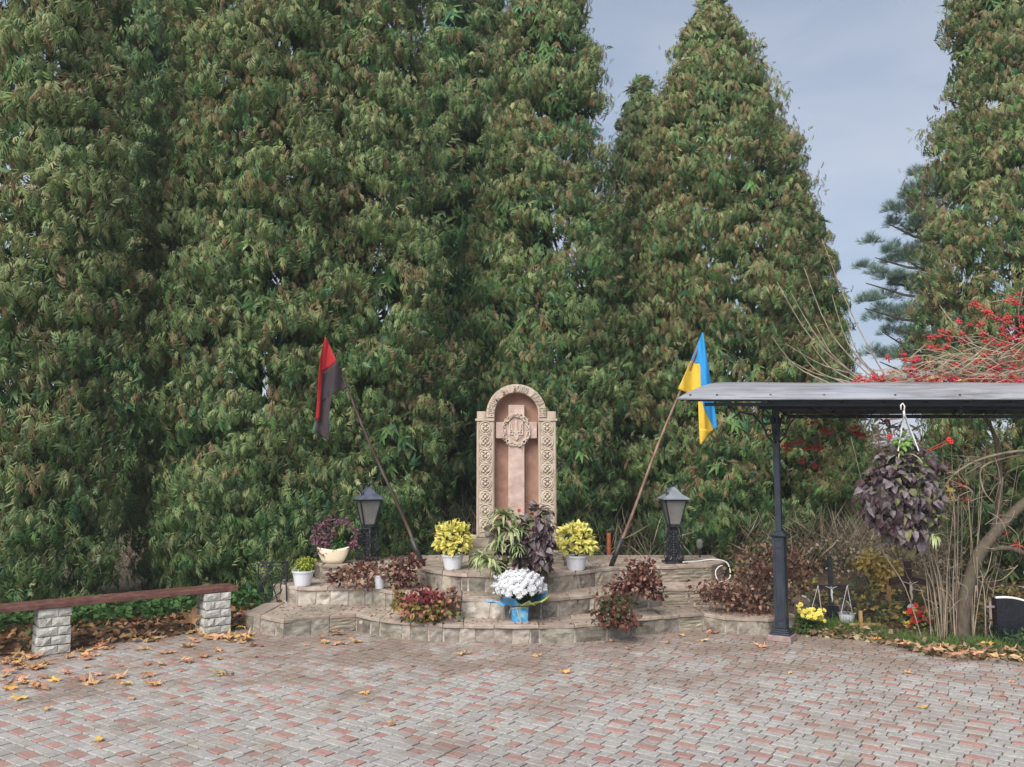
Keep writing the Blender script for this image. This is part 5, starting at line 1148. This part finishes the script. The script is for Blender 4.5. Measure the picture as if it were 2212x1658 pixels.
blob_leaves('foliage', (g.x, y0, zc-.03), (.24, .22, .13), 900, .05, [(.05, .09, .035), (.03, .06, .03)], ch, shell=.5)
pm = MB()
for ring, (n_, r_, z_) in enumerate([(9, .036, .002), (8, .028, .014), (6, .018, .024), (3, .008, .03)]):
    for i in range(n_):
        a = 2*math.pi*i/n_+ring*.4; d = Vector((math.cos(a), math.sin(a), 0)); e = Vector((-d.y, d.x, 0))
        c = Vector((0, 0, z_-.006)); tp = d*r_+Vector((0, 0, z_+.004)); pm.add([c, c.lerp(tp, .6)+e*.008, tp, c.lerp(tp, .6)-e*.008], [(0, 1, 2, 3)])
pm.sphere((0, 0, .012), .012, 6, 4)
pme = pm.mesh('flower', M_WFLOW)
for i in range(128):
    z_ = 1-(i+.5)/128*1.15; a = i*2.39996; r_ = math.sqrt(max(0, 1-z_*z_)); d = np.array([math.cos(a)*r_, math.sin(a)*r_, z_])+rng.normal(size=3)*.05
    f = frames(np.array([[d[1], -d[0], .001]]), d[None])[0]
    part('flower', pme, ch, (g.x+d[0]*.262, y0+d[1]*.24, zc-.035+d[2]*.19), Matrix([list(map(float, r)) for r in f]), random.uniform(1.05, 1.6))
# small pot, yellow green plant
g = G(654, 1265.5, Z2); k = g.y/FPX
t = thing('potted_plant', tuple(g), 'small white pot with yellow green plant on the second step, far left', 'potted plant')
white_pot(t, g.x, g.y, Z2, 23*k, 32*k); blob_leaves('foliage', (g.x+.03, g.y, Z2+.27), (.14, .12, .10), 700, .035, [(.36, .42, .05), (.28, .36, .05), (.45, .5, .1)], t, shell=.2)
for k_ in range(9): a = random.uniform(0, 6.28); part('strap_leaf', random.choice(STR), t, (g.x-.04, g.y, Z2+.2), leaf_rot(np.array([math.cos(a), math.sin(a), 1.2]), np.array([0, 0, 1.])), .18)
# cream boat planter with plum and pink trailing plant
g = G(719, 1217, Z3); k = g.y/FPX
t = thing('boat_planter', tuple(g), 'cream boat shaped planter with a plum and pink plant bent into a ring', 'planter')
mb = MB(); NR = 24; vs = []; prof = [(20, 0), (26, 8), (31, 18), (34.5, 30), (35.5, 35.5), (33.5, 34.5), (30, 26)]
for r_, z_ in prof:
    for i in range(NR):
        a = 2*math.pi*i/NR; sag = 1-.17*(1-abs(math.cos(a))**1.5)*(z_/35)**2; vs.append((g.x+math.cos(a)*r_*k, g.y+math.sin(a)*r_*k*.42*(1-.25*(z_/35)), Z3+z_*k*sag))
fs = [(i*NR+j, i*NR+(j+1) % NR, (i+1)*NR+(j+1) % NR, (i+1)*NR+j) for i in range(len(prof)-1) for j in range(NR)]+[tuple(range(NR-1, -1, -1)), tuple((len(prof)-1)*NR+j for j in range(NR))]
mb.add(vs, fs); mb.build('bowl', M_CREAM, t, smooth=True)
ringc = P(723, 1160, g.y); pts = [(ringc.x+.285*math.cos(a), g.y+.03*math.sin(a*3), ringc.z+.235*math.sin(a)) for a in np.linspace(math.radians(-35), math.radians(215), 26)]
mb = MB(); mb.tube(pts, .009, 5); mb.tube([(g.x-.05, g.y, Z3+.15), (ringc.x-.04, g.y-.02, ringc.z+.02), (ringc.x+.06, g.y, ringc.z+.2)], .007, 4); mb.build('stems', M_PKLEAF, t)
for p in pts:
    for _ in range(9): d = rand_dirs(1)[0]; part('leaf', random.choice(LV['pk'] if random.random() < .8 else LV['g']), t, Vector(p)+Vector(d)*.03, leaf_rot(d+np.array([0, -.2, -.3]), rand_dirs(1)[0]), random.uniform(.035, .062))
for _ in range(75):
    p = P(random.gauss(703, 9), random.gauss(1165, 18), g.y-.03); d = rand_dirs(1)[0]; part('leaf', random.choice(LV['pk'] if random.random() < .75 else LV['g']), t, p, leaf_rot(d+np.array([0, -.3, -.5]), rand_dirs(1)[0]), random.uniform(.05, .09))
blob_leaves('foliage', (g.x+.06, g.y, Z3+.24), (.10, .06, .08), 160, .06, [(.05, .14, .04), (.08, .2, .05)], t, shell=.1)

# withered shrubs on the steps
def withered(name, label, boxes, Y, cols, n, size, base, pot=None, cat='withered shrub', stems=26, group=None):
    """boxes: (px, py, half w px, half h px, share)"""
    k = Y/FPX; t = thing(name, tuple(base), label, cat, group); allp, alld, allc, alls = [], [], [], []
    mb = MB(); tot = sum(b[4] for b in boxes)
    for (a, b, hw_, hh_, sh, *cc_) in boxes:
        c = P(a, b, Y); m_ = int(n*sh/tot); m_ = int(m_*.62); d = rand_dirs(m_)*rng.random((m_, 1))**.55*rng.choice([1., 1., 1.35], (m_, 1)); pos = np.array(c)+d*np.array([hw_*k, min(hw_*k, .28), hh_*k]); pos[:, 2] = np.maximum(pos[:, 2], base[2]+.01 if base[2] > 0 else .01)
        pal = np.array(cc_[0] if cc_ else cols); allp.append(pos); alld.append(norm(d*.5+rng.normal(size=(m_, 3))*.7+np.array([0, 0, -.3]))); allc.append(pal[rng.integers(0, len(pal), m_)]*rng.uniform(.7, 1.3, (m_, 1))); alls.append(size*rng.uniform(.55, 1.35, m_))
        for _ in range(int(stems*sh/tot)+1):
            e = Vector(pos[rng.integers(0, m_)].tolist()); s0_ = Vector(base)+Vector((random.uniform(-.04, .04), random.uniform(-.04, .04), .06 if pot else 0)); mid_ = s0_.lerp(e, .5)+Vector((random.uniform(-.03, .03), 0, random.uniform(0, .08))); mb.tube([s0_, mid_, e], [.006, .004, .002], 4)
    mb.build('stems', M_TWIGD, t); allp, alld, allc, alls = map(np.concatenate, (allp, alld, allc, alls))
    cloud('foliage', OV_V[:], [(0, 3, 6, 1), (0, 2, 6, 3)] if False else [(0, 2, 3, 1), (2, 5, 6, 3), (1, 3, 6, 4), (4, 6, 5, 7)], allp, frames(alld, rand_dirs(len(allp))*.8+np.array([0, -.4, .6])), allc, M_LEAF, t, None, alls)
    if pot: white_pot(t, base[0], base[1], base[2], pot[0], pot[1])
    return t
BUR = [(.10, .04, .035), (.15, .055, .045), (.22, .11, .08), (.08, .035, .03)]; TAN = [(.34, .2, .14), (.42, .28, .2), (.24, .13, .09), (.16, .07, .05)]; OLV = [(.26, .24, .06), (.34, .28, .08), (.2, .16, .05), (.38, .17, .1)]
g = G(820, 1272, Z2); Yg = g.y
withered('potted_shrub', 'withered burgundy and tan plant spilling over its white pot, second step left', [(775, 1243, 48, 24, 1.2, TAN), (735, 1246, 25, 12, .3, BUR), (870, 1240, 34, 32, 1.3, BUR+TAN[:2]), (800, 1222, 50, 10, .35, BUR), (890, 1215, 22, 12, .3, BUR)], Yg, BUR, 1500, .06, (g.x, g.y, Z2), (.075, .17))
g = G(905, 1340, Z1); Yg = g.y
withered('potted_shrub', 'potted shrub turning from burgundy to olive yellow on the lowest step', [(915, 1288, 42, 18, 1, [(.24, .05, .06), (.34, .1, .09), (.18, .04, .05)]), (915, 1312, 60, 22, 2, OLV+[(.42, .2, .13)]), (868, 1300, 18, 22, .4, OLV), (978, 1293, 14, 22, .35, TAN), (930, 1335, 50, 10, .5, [(.1, .12, .05), (.16, .1, .05)])], Yg, OLV, 1900, .058, (g.x, g.y+.02, Z1), (.07, .11))
g = G(1385, 1303, Z1); 
withered('burgundy_shrub', 'burgundy shrub with withered leaves in front of the right lantern', [(1385, 1240, 36, 30, 1.2, BUR+[(.3, .12, .08)]), (1370, 1265, 56, 22, 1, BUR+TAN[:2]), (1415, 1285, 16, 26, .4, BUR), (1335, 1272, 18, 12, .2, BUR)], G(1385, 1290, Z2).y-.02, BUR, 1400, .055, (g.x, g.y+.35, Z2))
g = G(1330, 1348, Z1)
withered('trailing_plant', 'dark green and burgundy plant trailing over the lowest step to the paving', [(1325, 1305, 36, 20, 1, [(.07, .09, .04), (.12, .11, .05), (.2, .07, .05)]), (1330, 1335, 46, 22, 1, [(.07, .08, .04), (.22, .1, .07), (.14, .05, .04)]), (1350, 1362, 26, 16, .6, [(.08, .07, .04), (.3, .16, .12)])], g.y-.05, BUR, 1300, .055, (g.x, g.y+.1, Z1))
g = G(1600, 1335, Z1)
withered('dead_bush', 'rusty brown dead bush behind the canopy post, beside the steps', [(1650, 1245, 70, 72, 2.2, BUR+TAN), (1585, 1290, 60, 36, 1.2, TAN+BUR[:1]), (1540, 1275, 46, 26, .6, TAN+BUR), (1725, 1225, 34, 40, .6, BUR+TAN), (1640, 1320, 50, 18, .5, TAN)], g.y+.35, BUR, 3200, .05, (g.x+.2, g.y+.4, Z1), stems=150)

# wrought iron plant stand, far left
st = thing('iron_stand', tuple(G(585, 1305, Z1)), 'rusty wrought iron stand of curled bars at the left end of the steps', 'plant stand')
Yi = G(585, 1303, Z1).y; q3 = lambda a, b, dy=0: P(a, b, Yi+dy)
mb = MB()
for dy in (0, .32):
    o_ = dy*26
    for A, B in [((562+o_, 1217), (618+o_*.4, 1214)), ((562+o_, 1225), (618+o_*.4, 1222)), ((559+o_, 1218), (556+o_, 1262)), ((617+o_*.4, 1214), (619+o_*.4, 1300))]: mb.tube([q3(*A, dy), q3(*B, dy)], .010, 5)
for A, B in [((562, 1217), (570, 1217)), ((618, 1214), (622, 1214))]: mb.tube([q3(*A, 0), q3(*B, .32)], .010, 5)
mb.build('frame', M_IRON, st)
for pts in [[(566, 1300), (560, 1275), (572, 1250), (580, 1232), (572, 1224)], [(566, 1302), (578, 1285), (596, 1262), (604, 1240), (596, 1226)], [(556, 1262), (562, 1285), (574, 1302), (600, 1290)], [(600, 1300), (590, 1270), (575, 1255), (580, 1240), (592, 1248)], [(612, 1300), (606, 1270), (610, 1245), (603, 1228)], [(570, 1290), (590, 1292), (608, 1276), (616, 1258)], [(560, 1240), (570, 1256), (566, 1275), (572, 1296)], [(574, 1302), (586, 1304), (600, 1298), (615, 1286)]]:
    mb = MB(); ptube(mb, pts, .008, 5, Yi+random.uniform(-.05, .2)); mb.build('curled_bar', M_IRON, st, smooth=True)
p = q3(600, 1301, .1); o = leaf_at(p.x, p.y, Z1, .1, False, 'brown leaf lying under the wrought iron stand', None)

# white cable on the right end of the steps, rusty pipe, ground spotlight
mb = MB()
pts = [P(1475, 1215, 11.2), P(1505, 1213, 11.3), P(1540, 1209, 11.3), P(1568, 1214, 11.1), P(1577, 1232, 10.95), P(1576, 1249, 10.9), P(1562, 1257, 10.9), P(1549, 1251, 10.92), P(1546, 1235, 10.94), P(1553, 1225, 10.96), P(1563, 1222, 11.0)]
sm = []; 
for i in range(len(pts)-1):
    p0, p1, p2, p3 = pts[max(i-1, 0)], pts[i], pts[i+1], pts[min(i+2, len(pts)-1)]
    for q in (0, .25, .5, .75): sm.append(.5*((2*p1)+(p2-p0)*q+(2*p0-5*p1+4*p2-p3)*q*q+(3*p1-p0-3*p2+p3)*q**3))
mb.tube(sm, .008, 6)
tag(mb.build('cable', M_WHITE, None, smooth=True), 'white cable looping from the right lantern over the end of the steps', 'cable')
p = P(1315, 1200, 12.7); mb = MB(); mb.tube([(p.x, 12.7, Z3-.3), P(1315, 1152, 12.7)], .032, 8); tag(mb.build('rusty_pipe', M_RUST, None), 'short rusty orange pipe standing behind the steps, right of the yellow coleus', 'pipe')
p = P(1512, 1213, 12.3); t = thing('spotlight', (p.x, 12.3, Z3), 'small grey spotlight on a stake at the back of the top step', 'spotlight'); mb = MB(); mb.tube([(p.x, 12.3, Z3), (p.x, 12.3, Z3+.13)], .012, 6); mb.build('stake', M_IRON, t); mb = MB(); mb.lathe([(.02, .12), (.045, .15), (.05, .22), (.03, .26), (0, .26)], (p.x, 12.3, Z3), 10); mb.build('head', M_GLASSF, t)

# hanging basket under the canopy
YH = 9.18; hk = P(1950, 878, YH-.32); hb = thing('hanging_basket', (hk.x, YH, hk.z), 'hanging basket overflowing with purple grey coleus under the canopy', 'hanging basket')
mb = MB(); mb.tube([hk+Vector((-.02, 0, -.04)), hk+Vector((-.02, 0, .01)), hk+Vector((0, 0, .03)), hk+Vector((.02, 0, 0)), hk+Vector((.01, 0, -.07))], .008, 6); mb.tube([hk+Vector((.01, 0, -.05)), hk+Vector((.012, 0, -.12))], .012, 6); mb.build('hook', M_WHITE, hb, smooth=True)
top_ = P(1953, 893, YH)
for a, b, dy in [(1940, 975, -.1), (1985, 975, -.08), (1978, 972, .15)]:
    mb = MB(); mb.tube([top_, P(a, b, YH+dy)], .0085, 5); mb.build('strap', M_WHITE, hb)
pc = P(1952, 1010, YH); mb = MB(); mb.lathe([(0, 0), (.11, 0), (.15, .17), (.16, .18), (.14, .18), (0, .15)], (pc.x, YH, pc.z-.08), 16); mb.build('basket', M_IRON, hb)
bc = lambda a, b, dy=0: P(a, b, YH+dy)
dome_leaves(hb, bc(1945, 1065), (.42, .27, .48), 330, .10, ['g', 'g', 'p', 'g', 'o'], .9, -.95)
dome_leaves(hb, bc(1905, 1080, -.05), (.24, .22, .35), 130, .115, ['g', 'p', 'p'], .9, -.95)
dome_leaves(hb, bc(1955, 1125, -.02), (.26, .2, .32), 130, .12, ['p', 'p', 'o', 'g'], 1.0, -.98)
dome_leaves(hb, bc(1975, 1005), (.28, .2, .2), 90, .11, ['g', 'p', 'g'], .6, -.8)
dome_leaves(hb, bc(1990, 1090), (.24, .2, .32), 90, .09, ['o', 'o', 'g', 'p'], .8, -.9)
spider(hb, bc(2026, 1120, -.15), 22, .17, .9); spider(hb, bc(2018, 1160, -.15), 20, .22, .9); spider(hb, bc(1948, 985, -.1), 7, .28, .8)
blob_leaves('geranium_foliage', tuple(bc(1952, 953, -.05)), (.12, .08, .06), 60, .08, [(.22, .4, .1), (.3, .48, .14)], hb, shell=.2)
for a, b in [(1922, 944), (2049, 950), (2054, 955)]:
    mb = MB(); c = bc(a, b, -.05)
    for k in range(8): q = k*.785; mb.sphere(c+Vector((math.cos(q)*.017, -.01*(k % 2), math.sin(q)*.017)), .014, 5, 3)
    mb.tube([c, bc(1950, 1000)], .003, 4); mb.build('geranium_flower', M_RFLOW, hb)

# ---------------------------------------------------------------- graveyard corner
def base(px, py): g = G(px, py, .04); return g, g.y/FPX
def figure(par, x, y, z, s, m=M_FIG):
    mb = MB()
    mb.tube([(x, y, z), (x+.01*s, y-.004, z-.12*s), (x-.01*s, y-.006, z-.22*s), (x+.015*s, y-.012, z-.38*s), (x, y, z-.55*s)], [.03*s, .05*s, .042*s, .035*s, .014*s], 7); mb.sphere((x-.02*s, y-.01, z+.055*s), .034*s, 7, 5)
    for q in (-1, 1): mb.tube([(x, y, z-.01*s), (x+q*.10*s, y, z+.05*s), (x+q*.23*s, y, z+.09*s)], [.022*s, .016*s, .01*s], 5)
    mb.build('crucified_figure', m, par, smooth=True)
# thin black metal cross with hanging baskets on its arms
g, k = base(1797, 1345); t = thing('grave_cross', tuple(g), 'thin black metal cross with white cords hanging from its arms', 'cross')
zz = lambda py: P(1797, py, g.y).z
mb = MB(); mb.box((g.x, g.y, zz(1345)/2+zz(1205)/2), (.05, .03, zz(1205)-zz(1350))); mb.box((g.x, g.y+.001, zz(1268)), (.41, .028, .045)); mb.build('cross_bars', M_IRON, t)
mb = MB(); mb.box((g.x+.005, g.y-.03, zz(1320)), (.155, .012, .13)); mb.build('plaque', M_BGRAN, t); figure(t, g.x, g.y-.025, zz(1272), .32, M_MOSSLIGHT)
for sx_ in (-1, 1):
    p = P(1766 if sx_ < 0 else 1829, 1268, g.y); bt = P(1763 if sx_ < 0 else 1829, 1326, g.y-.05); lb = 'small white basket hanging from the left arm of the black metal cross' if sx_ < 0 else 'pale blue pot hanging from the right arm of the black metal cross'
    hbk = thing('hanging_pot', tuple(bt), lb, 'hanging pot'); mb = MB()
    for dx in (-.07, .07): mb.tube([p+Vector((0, -.02, .02)), bt+Vector((dx, 0, 0))], .004, 4)
    mb.build('cord', M_WHITE, hbk); mb = MB(); mb.lathe([(0, -.10), (.08, -.10), (.10, 0), (.11, .01), (.09, .01), (0, -.01)], tuple(bt), 14); mb.build('pot', M_POTW if sx_ > 0 else M_BRGRAN, hbk)
    blob_leaves('foliage', tuple(bt), (.08, .07, .05), 60, .04, [(.06, .12, .05), (.1, .16, .07)], hbk, shell=.2)
def headstone(pxs, ytop, ybase, lb, m, edge=None, wave=0, rim=None, Yadd=0, crossmark=False):
    x0, x1 = pxs; g = G((x0+x1)/2, ybase, .04); Y = g.y+Yadd; A = P(x0, 1000, Y).x; B = P(x1, 1000, Y).x; zt_ = P(x0, ytop, Y).z; zb_ = -.02
    t = thing('headstone', ((A+B)/2, Y, 0), lb, 'gravestone'); n = 14; top = []
    for i in range(n+1):
        q = i/n
        if wave == 0: dz = math.sin(q*math.pi)**.6*(B-A)*.35-(B-A)*.25
        elif wave == 1: dz = -.5*(B-A)*.22*(1-math.cos(q*math.pi))
        else: dz = .02-.14*q+.03*math.sin(q*6.28)
        top.append((A+(B-A)*q, zt_+dz))
    mb = MB(); mb.yprism([(A, zb_), (B, zb_)]+top[::-1], Y-.05, Y+.05); mb.build('slab', m, t)
    if rim:
        mb = MB(); mb.tube([(x, Y-.03, z+.006) for x, z in (top if rim == 2 else top[n//2:])], .014, 6); mb.build('pale_edge', M_WHITE, t)
    if crossmark:
        mb = MB(); c = P(2139, 1318, Y-.055); mb.box((c.x, Y-.056, c.z), (.022, .012, .2)); mb.box((c.x, Y-.057, c.z+.035), (.09, .012, .022)); mb.tube([(c.x, Y-.056, c.z-.12), (c.x-.02, Y-.056, c.z-.2), (c.x+.01, Y-.056, c.z-.3)], .006, 4); mb.build('engraved_cross', M_BRGRAN, t)
    return t
headstone((1703, 1737), 1292, 1348, 'small brown grey headstone just right of the canopy post', M_BRGRAN, rim=1, Yadd=.8)
headstone((1779, 1822), 1299, 1350, 'brown grey headstone behind the thin black metal cross', M_BRGRAN, rim=1, Yadd=.45)
headstone((1934, 2020), 1335-14, 1352, 'black headstone with white wavy top behind the red and yellow flowers', M_BGRAN, wave=1, rim=2, Yadd=.5)
headstone((2131, 2290), 1302-6, 1392, 'large polished black gravestone with white wavy edge at the right border', M_BGRAN, wave=2, rim=2, Yadd=.1, crossmark=True)
# dark wooden crucifix
g = G(1951, 1350, .04); Yc = g.y+.25; t = thing('wooden_crucifix', (P(1951, 1000, Yc).x, Yc, 0), 'dark brown wooden cross with a pale figure among the graves', 'cross'); xc = P(1951, 1000, Yc).x; z_ = lambda py: P(1951, py, Yc).z
mb = MB(); mb.box((xc, Yc, z_(1213)/2), (.085, .04, z_(1213))); mb.build('upright', M_DWOOD, t, bevel=.004)
mb = MB(); aw = (1991-1909)/2*Yc/FPX
mb.yprism([(xc-aw, z_(1266)), (xc-aw*.55, z_(1260)), (xc, z_(1266)), (xc+aw*.55, z_(1262)), (xc+aw, z_(1268)), (xc+aw, z_(1254)), (xc+aw*.6, z_(1250)), (xc, z_(1244)), (xc-aw*.6, z_(1246)), (xc-aw, z_(1250))], Yc-.035, Yc+.015); mb.build('crossbar', M_DWOOD, t, bevel=.003)
figure(t, xc, Yc-.055, z_(1262), .40)
mb = MB(); mb.tube([(xc, Yc-.042, z_(1312)), (xc, Yc-.05, z_(1312))], [.05, .05], 14); mb.build('photo_oval', M_WHITE, t)
g = G(1908, 1340, .04); t = thing('wooden_cross', (g.x, g.y+.3, 0), 'plain ochre wooden cross beside the dark crucifix', 'cross'); Yc = g.y+.3; z_ = lambda py: P(1908, py, Yc).z; xc = P(1908, 1000, Yc).x
mb = MB(); mb.box((xc, Yc, z_(1262)/2), (.05, .03, z_(1262))); mb.box((xc+.12, Yc+.001, z_(1303)), (.28, .028, .04)); mb.build('cross_bars', M_OWOOD, t); mb = MB(); mb.box((xc, Yc-.03, z_(1336)), (.14, .012, .11)); mb.build('plaque', M_BGRAN, t)
g = G(1860, 1362, .04); t = thing('wooden_stake', tuple(g), 'short pale wooden stake with a slat at the edge of the grave bed', 'stake'); z_ = lambda py: P(1860, py, g.y).z
mb = MB(); mb.box((g.x, g.y, z_(1320)/2), (.035, .03, z_(1320))); mb.box((g.x+.05, g.y-.001, z_(1349)), (.36, .025, .025)); mb.build('slats', M_OWOOD, t)
Yc = 12.6; xc = P(2040, 1000, Yc).x; z_ = lambda py: P(2040, py, Yc).z; t = thing('dark_cross', (xc, Yc, 0), 'dark metal cross half hidden behind the viburnum stems', 'cross')
mb = MB(); mb.box((xc, Yc, z_(1235)/2), (.06, .035, z_(1235))); mb.box((xc, Yc+.001, z_(1268)), (.48, .033, .08)); mb.build('cross_bars', M_IRON, t)
Yc = 12.0; p = P(2011, 1000, Yc); mb = MB(); mb.box((p.x, Yc, P(2011, 1310, Yc).z/2+.1), (.05, .04, P(2011, 1302, Yc).z-.05)); tag(mb.build('wooden_post', M_OWOOD, None), 'pale wooden post behind the wavy black headstone', 'post')
# flowers and shrubs around the graves
def flowers(name, lb, boxes, n, Y, m, size, fol, base_):
    t = thing(name, base_, lb, 'flowers')
    for (a, b, hw_, hh_) in boxes:
        c = P(a, b, Y); k = Y/FPX
        blob_leaves('foliage', (c.x, Y+.04, max(c.z-.06, .06)), (hw_*k, .18, hh_*k*1.1), int(n*9), .05, fol, t, shell=.1, zmin=0)
    return t
bl = MB(); [bl.add([(0, 0, 0), (math.cos(a)*.6-math.sin(a)*.3, math.sin(a)*.6+math.cos(a)*.3, .15), (math.cos(a), math.sin(a), .1), (math.cos(a)*.6+math.sin(a)*.3, math.sin(a)*.6-math.cos(a)*.3, .15)], [(0, 3, 2, 1)]) for a in np.linspace(0, 5.5, 7)]; bl.sphere((0, 0, .08), .4, 6, 4)
BLM = {}
def bloom(par, p, r, m):
    if m.name not in BLM: q = bl.mesh('flower', m); BLM[m.name] = q
    part('flower', BLM[m.name], par, p, (math.radians(random.uniform(20, 80)), 0, random.uniform(-.6, .6)), r)
Y = 10.05; t = flowers('yellow_chrysanthemum', 'bush of yellow chrysanthemums at the paving edge right of the post', [(1750, 1352, 34, 20)], 70, Y, None, 0, [(.07, .14, .04), (.11, .18, .05)], tuple(P(1750, 1372, Y)))
for i in range(44): a = random.random(); bloom(t, P(1724+a*55+random.uniform(-5, 5), 1312+a*14+random.gauss(6, 7), Y-.1+random.uniform(-.08, .08)), random.uniform(.026, .036), M_YFLOW)
Y = 10.3; t = flowers('grave_flowers', 'red, yellow and white flowers before the black wavy headstone', [(1975, 1348, 38, 20), (2020, 1352, 40, 24)], 70, Y, None, 0, [(.08, .12, .06), (.12, .16, .09)], tuple(P(1975, 1370, Y)))
for i in range(30): bloom(t, P(random.uniform(1944, 2000), random.uniform(1318, 1368), Y-.12), random.uniform(.02, .03), M_YFLOW)
for i in range(22): bloom(t, P(random.gauss(1978, 9), random.gauss(1324, 7), Y-.14), random.uniform(.03, .04), M_RFLOW)
for i in range(8): bloom(t, P(random.uniform(1955, 2015), random.uniform(1322, 1362), Y-.14), random.uniform(.02, .03), M_RFLOW)
for i in range(16): bloom(t, P(random.uniform(2010, 2085), random.uniform(1300, 1360), Y), random.uniform(.012, .022), M_WFLOW)
Y = 10.5; t = flowers('orange_flowers', 'low row of orange flowers on the grave bed', [(1830, 1356, 60, 8), (1905, 1358, 40, 8)], 26, Y, None, 0, [(.07, .1, .04)], tuple(P(1860, 1365, Y)))
for i in range(70): bloom(t, P(random.uniform(1796, 1950), random.gauss(1354, 4), Y-.1), random.uniform(.018, .03), M_OFLOW)
Y = 12.2
t = thing('juniper', tuple(P(1862, 1320, Y)), 'small grey blue juniper behind the graves', 'shrub'); c = P(1862, 1278, Y)
blob_leaves('foliage', tuple(c), (.18, .17, .33), 1600, .075, [(.07, .12, .10), (.05, .085, .07), (.1, .15, .12)], t, shell=.3, droop=-.7, tv=GR_V)
t = thing('yellow_bush', tuple(P(1900, 1320, 12.9)), 'yellow leaved autumn bush behind the wooden cross', 'shrub')
for a, b, hw_, hh_, n_ in [(1878, 1212, 30, 24, 330), (1915, 1232, 36, 24, 420), (1905, 1272, 32, 32, 340), (1920, 1310, 24, 24, 180), (2180, 1290, 40, 30, 220)]:
    c = P(a, b, 12.3); blob_leaves('foliage', tuple(c), (hw_*.0071, .2, hh_*.0071), n_, .08, [(.82, .62, .2), (.68, .48, .16), (.86, .7, .3)], t, shell=.2)
mb = MB()
for k in range(18): a, b = random.uniform(1860, 1940), random.uniform(1195, 1290); mb.tube([P(1900+random.uniform(-10, 10), 1330, 12.8), P((a+1900)/2, (b+1330)/2, 12.8), P(a, b, 12.7)], [.010, .003], 4) if False else mb.tube([P(1900+random.uniform(-10, 10), 1330, 12.8), P((a+1900)/2+random.uniform(-6, 6), (b+1330)/2, 12.8), P(a, b, 12.3)], [.010, .006, .003], 4)
mb.build('stems', M_TWIGD, t)
t = thing('yellow_bush', tuple(P(1766, 1320, 12.6)), 'small yellow leaved sprig left of the thin black cross', 'shrub')
blob_leaves('foliage', tuple(P(1766, 1298, 12.5)), (.09, .1, .12), 90, .06, [(.6, .5, .1), (.5, .42, .08)], t, shell=.2); blob_leaves('foliage', tuple(P(1762, 1255, 12.5)), (.04, .05, .06), 20, .06, [(.6, .5, .1)], t, shell=.2)
# thin scattering volume added as a lens veil, lifting shadows and softening the trees
mb = MB(); mb.box((0, 70, 10), (700, 460, 24)); hz = mb.mesh('veil_volume', [])
hm = bpy.data.materials.new('veil_volume'); hm.use_nodes = True; ht = hm.node_tree; ht.nodes.clear(); ho = ht.nodes.new('ShaderNodeOutputMaterial'); hv = ht.nodes.new('ShaderNodeVolumePrincipled')
hv.inputs['Color'].default_value = (.88, .93, 1, 1); hv.inputs['Density'].default_value = .0014; ht.links.new(hv.outputs[0], ho.inputs['Volume'])
hz.materials.append(hm); hob = bpy.data.objects.new('veil_volume', hz); COL.objects.link(hob); tag(hob, kind='stuff')
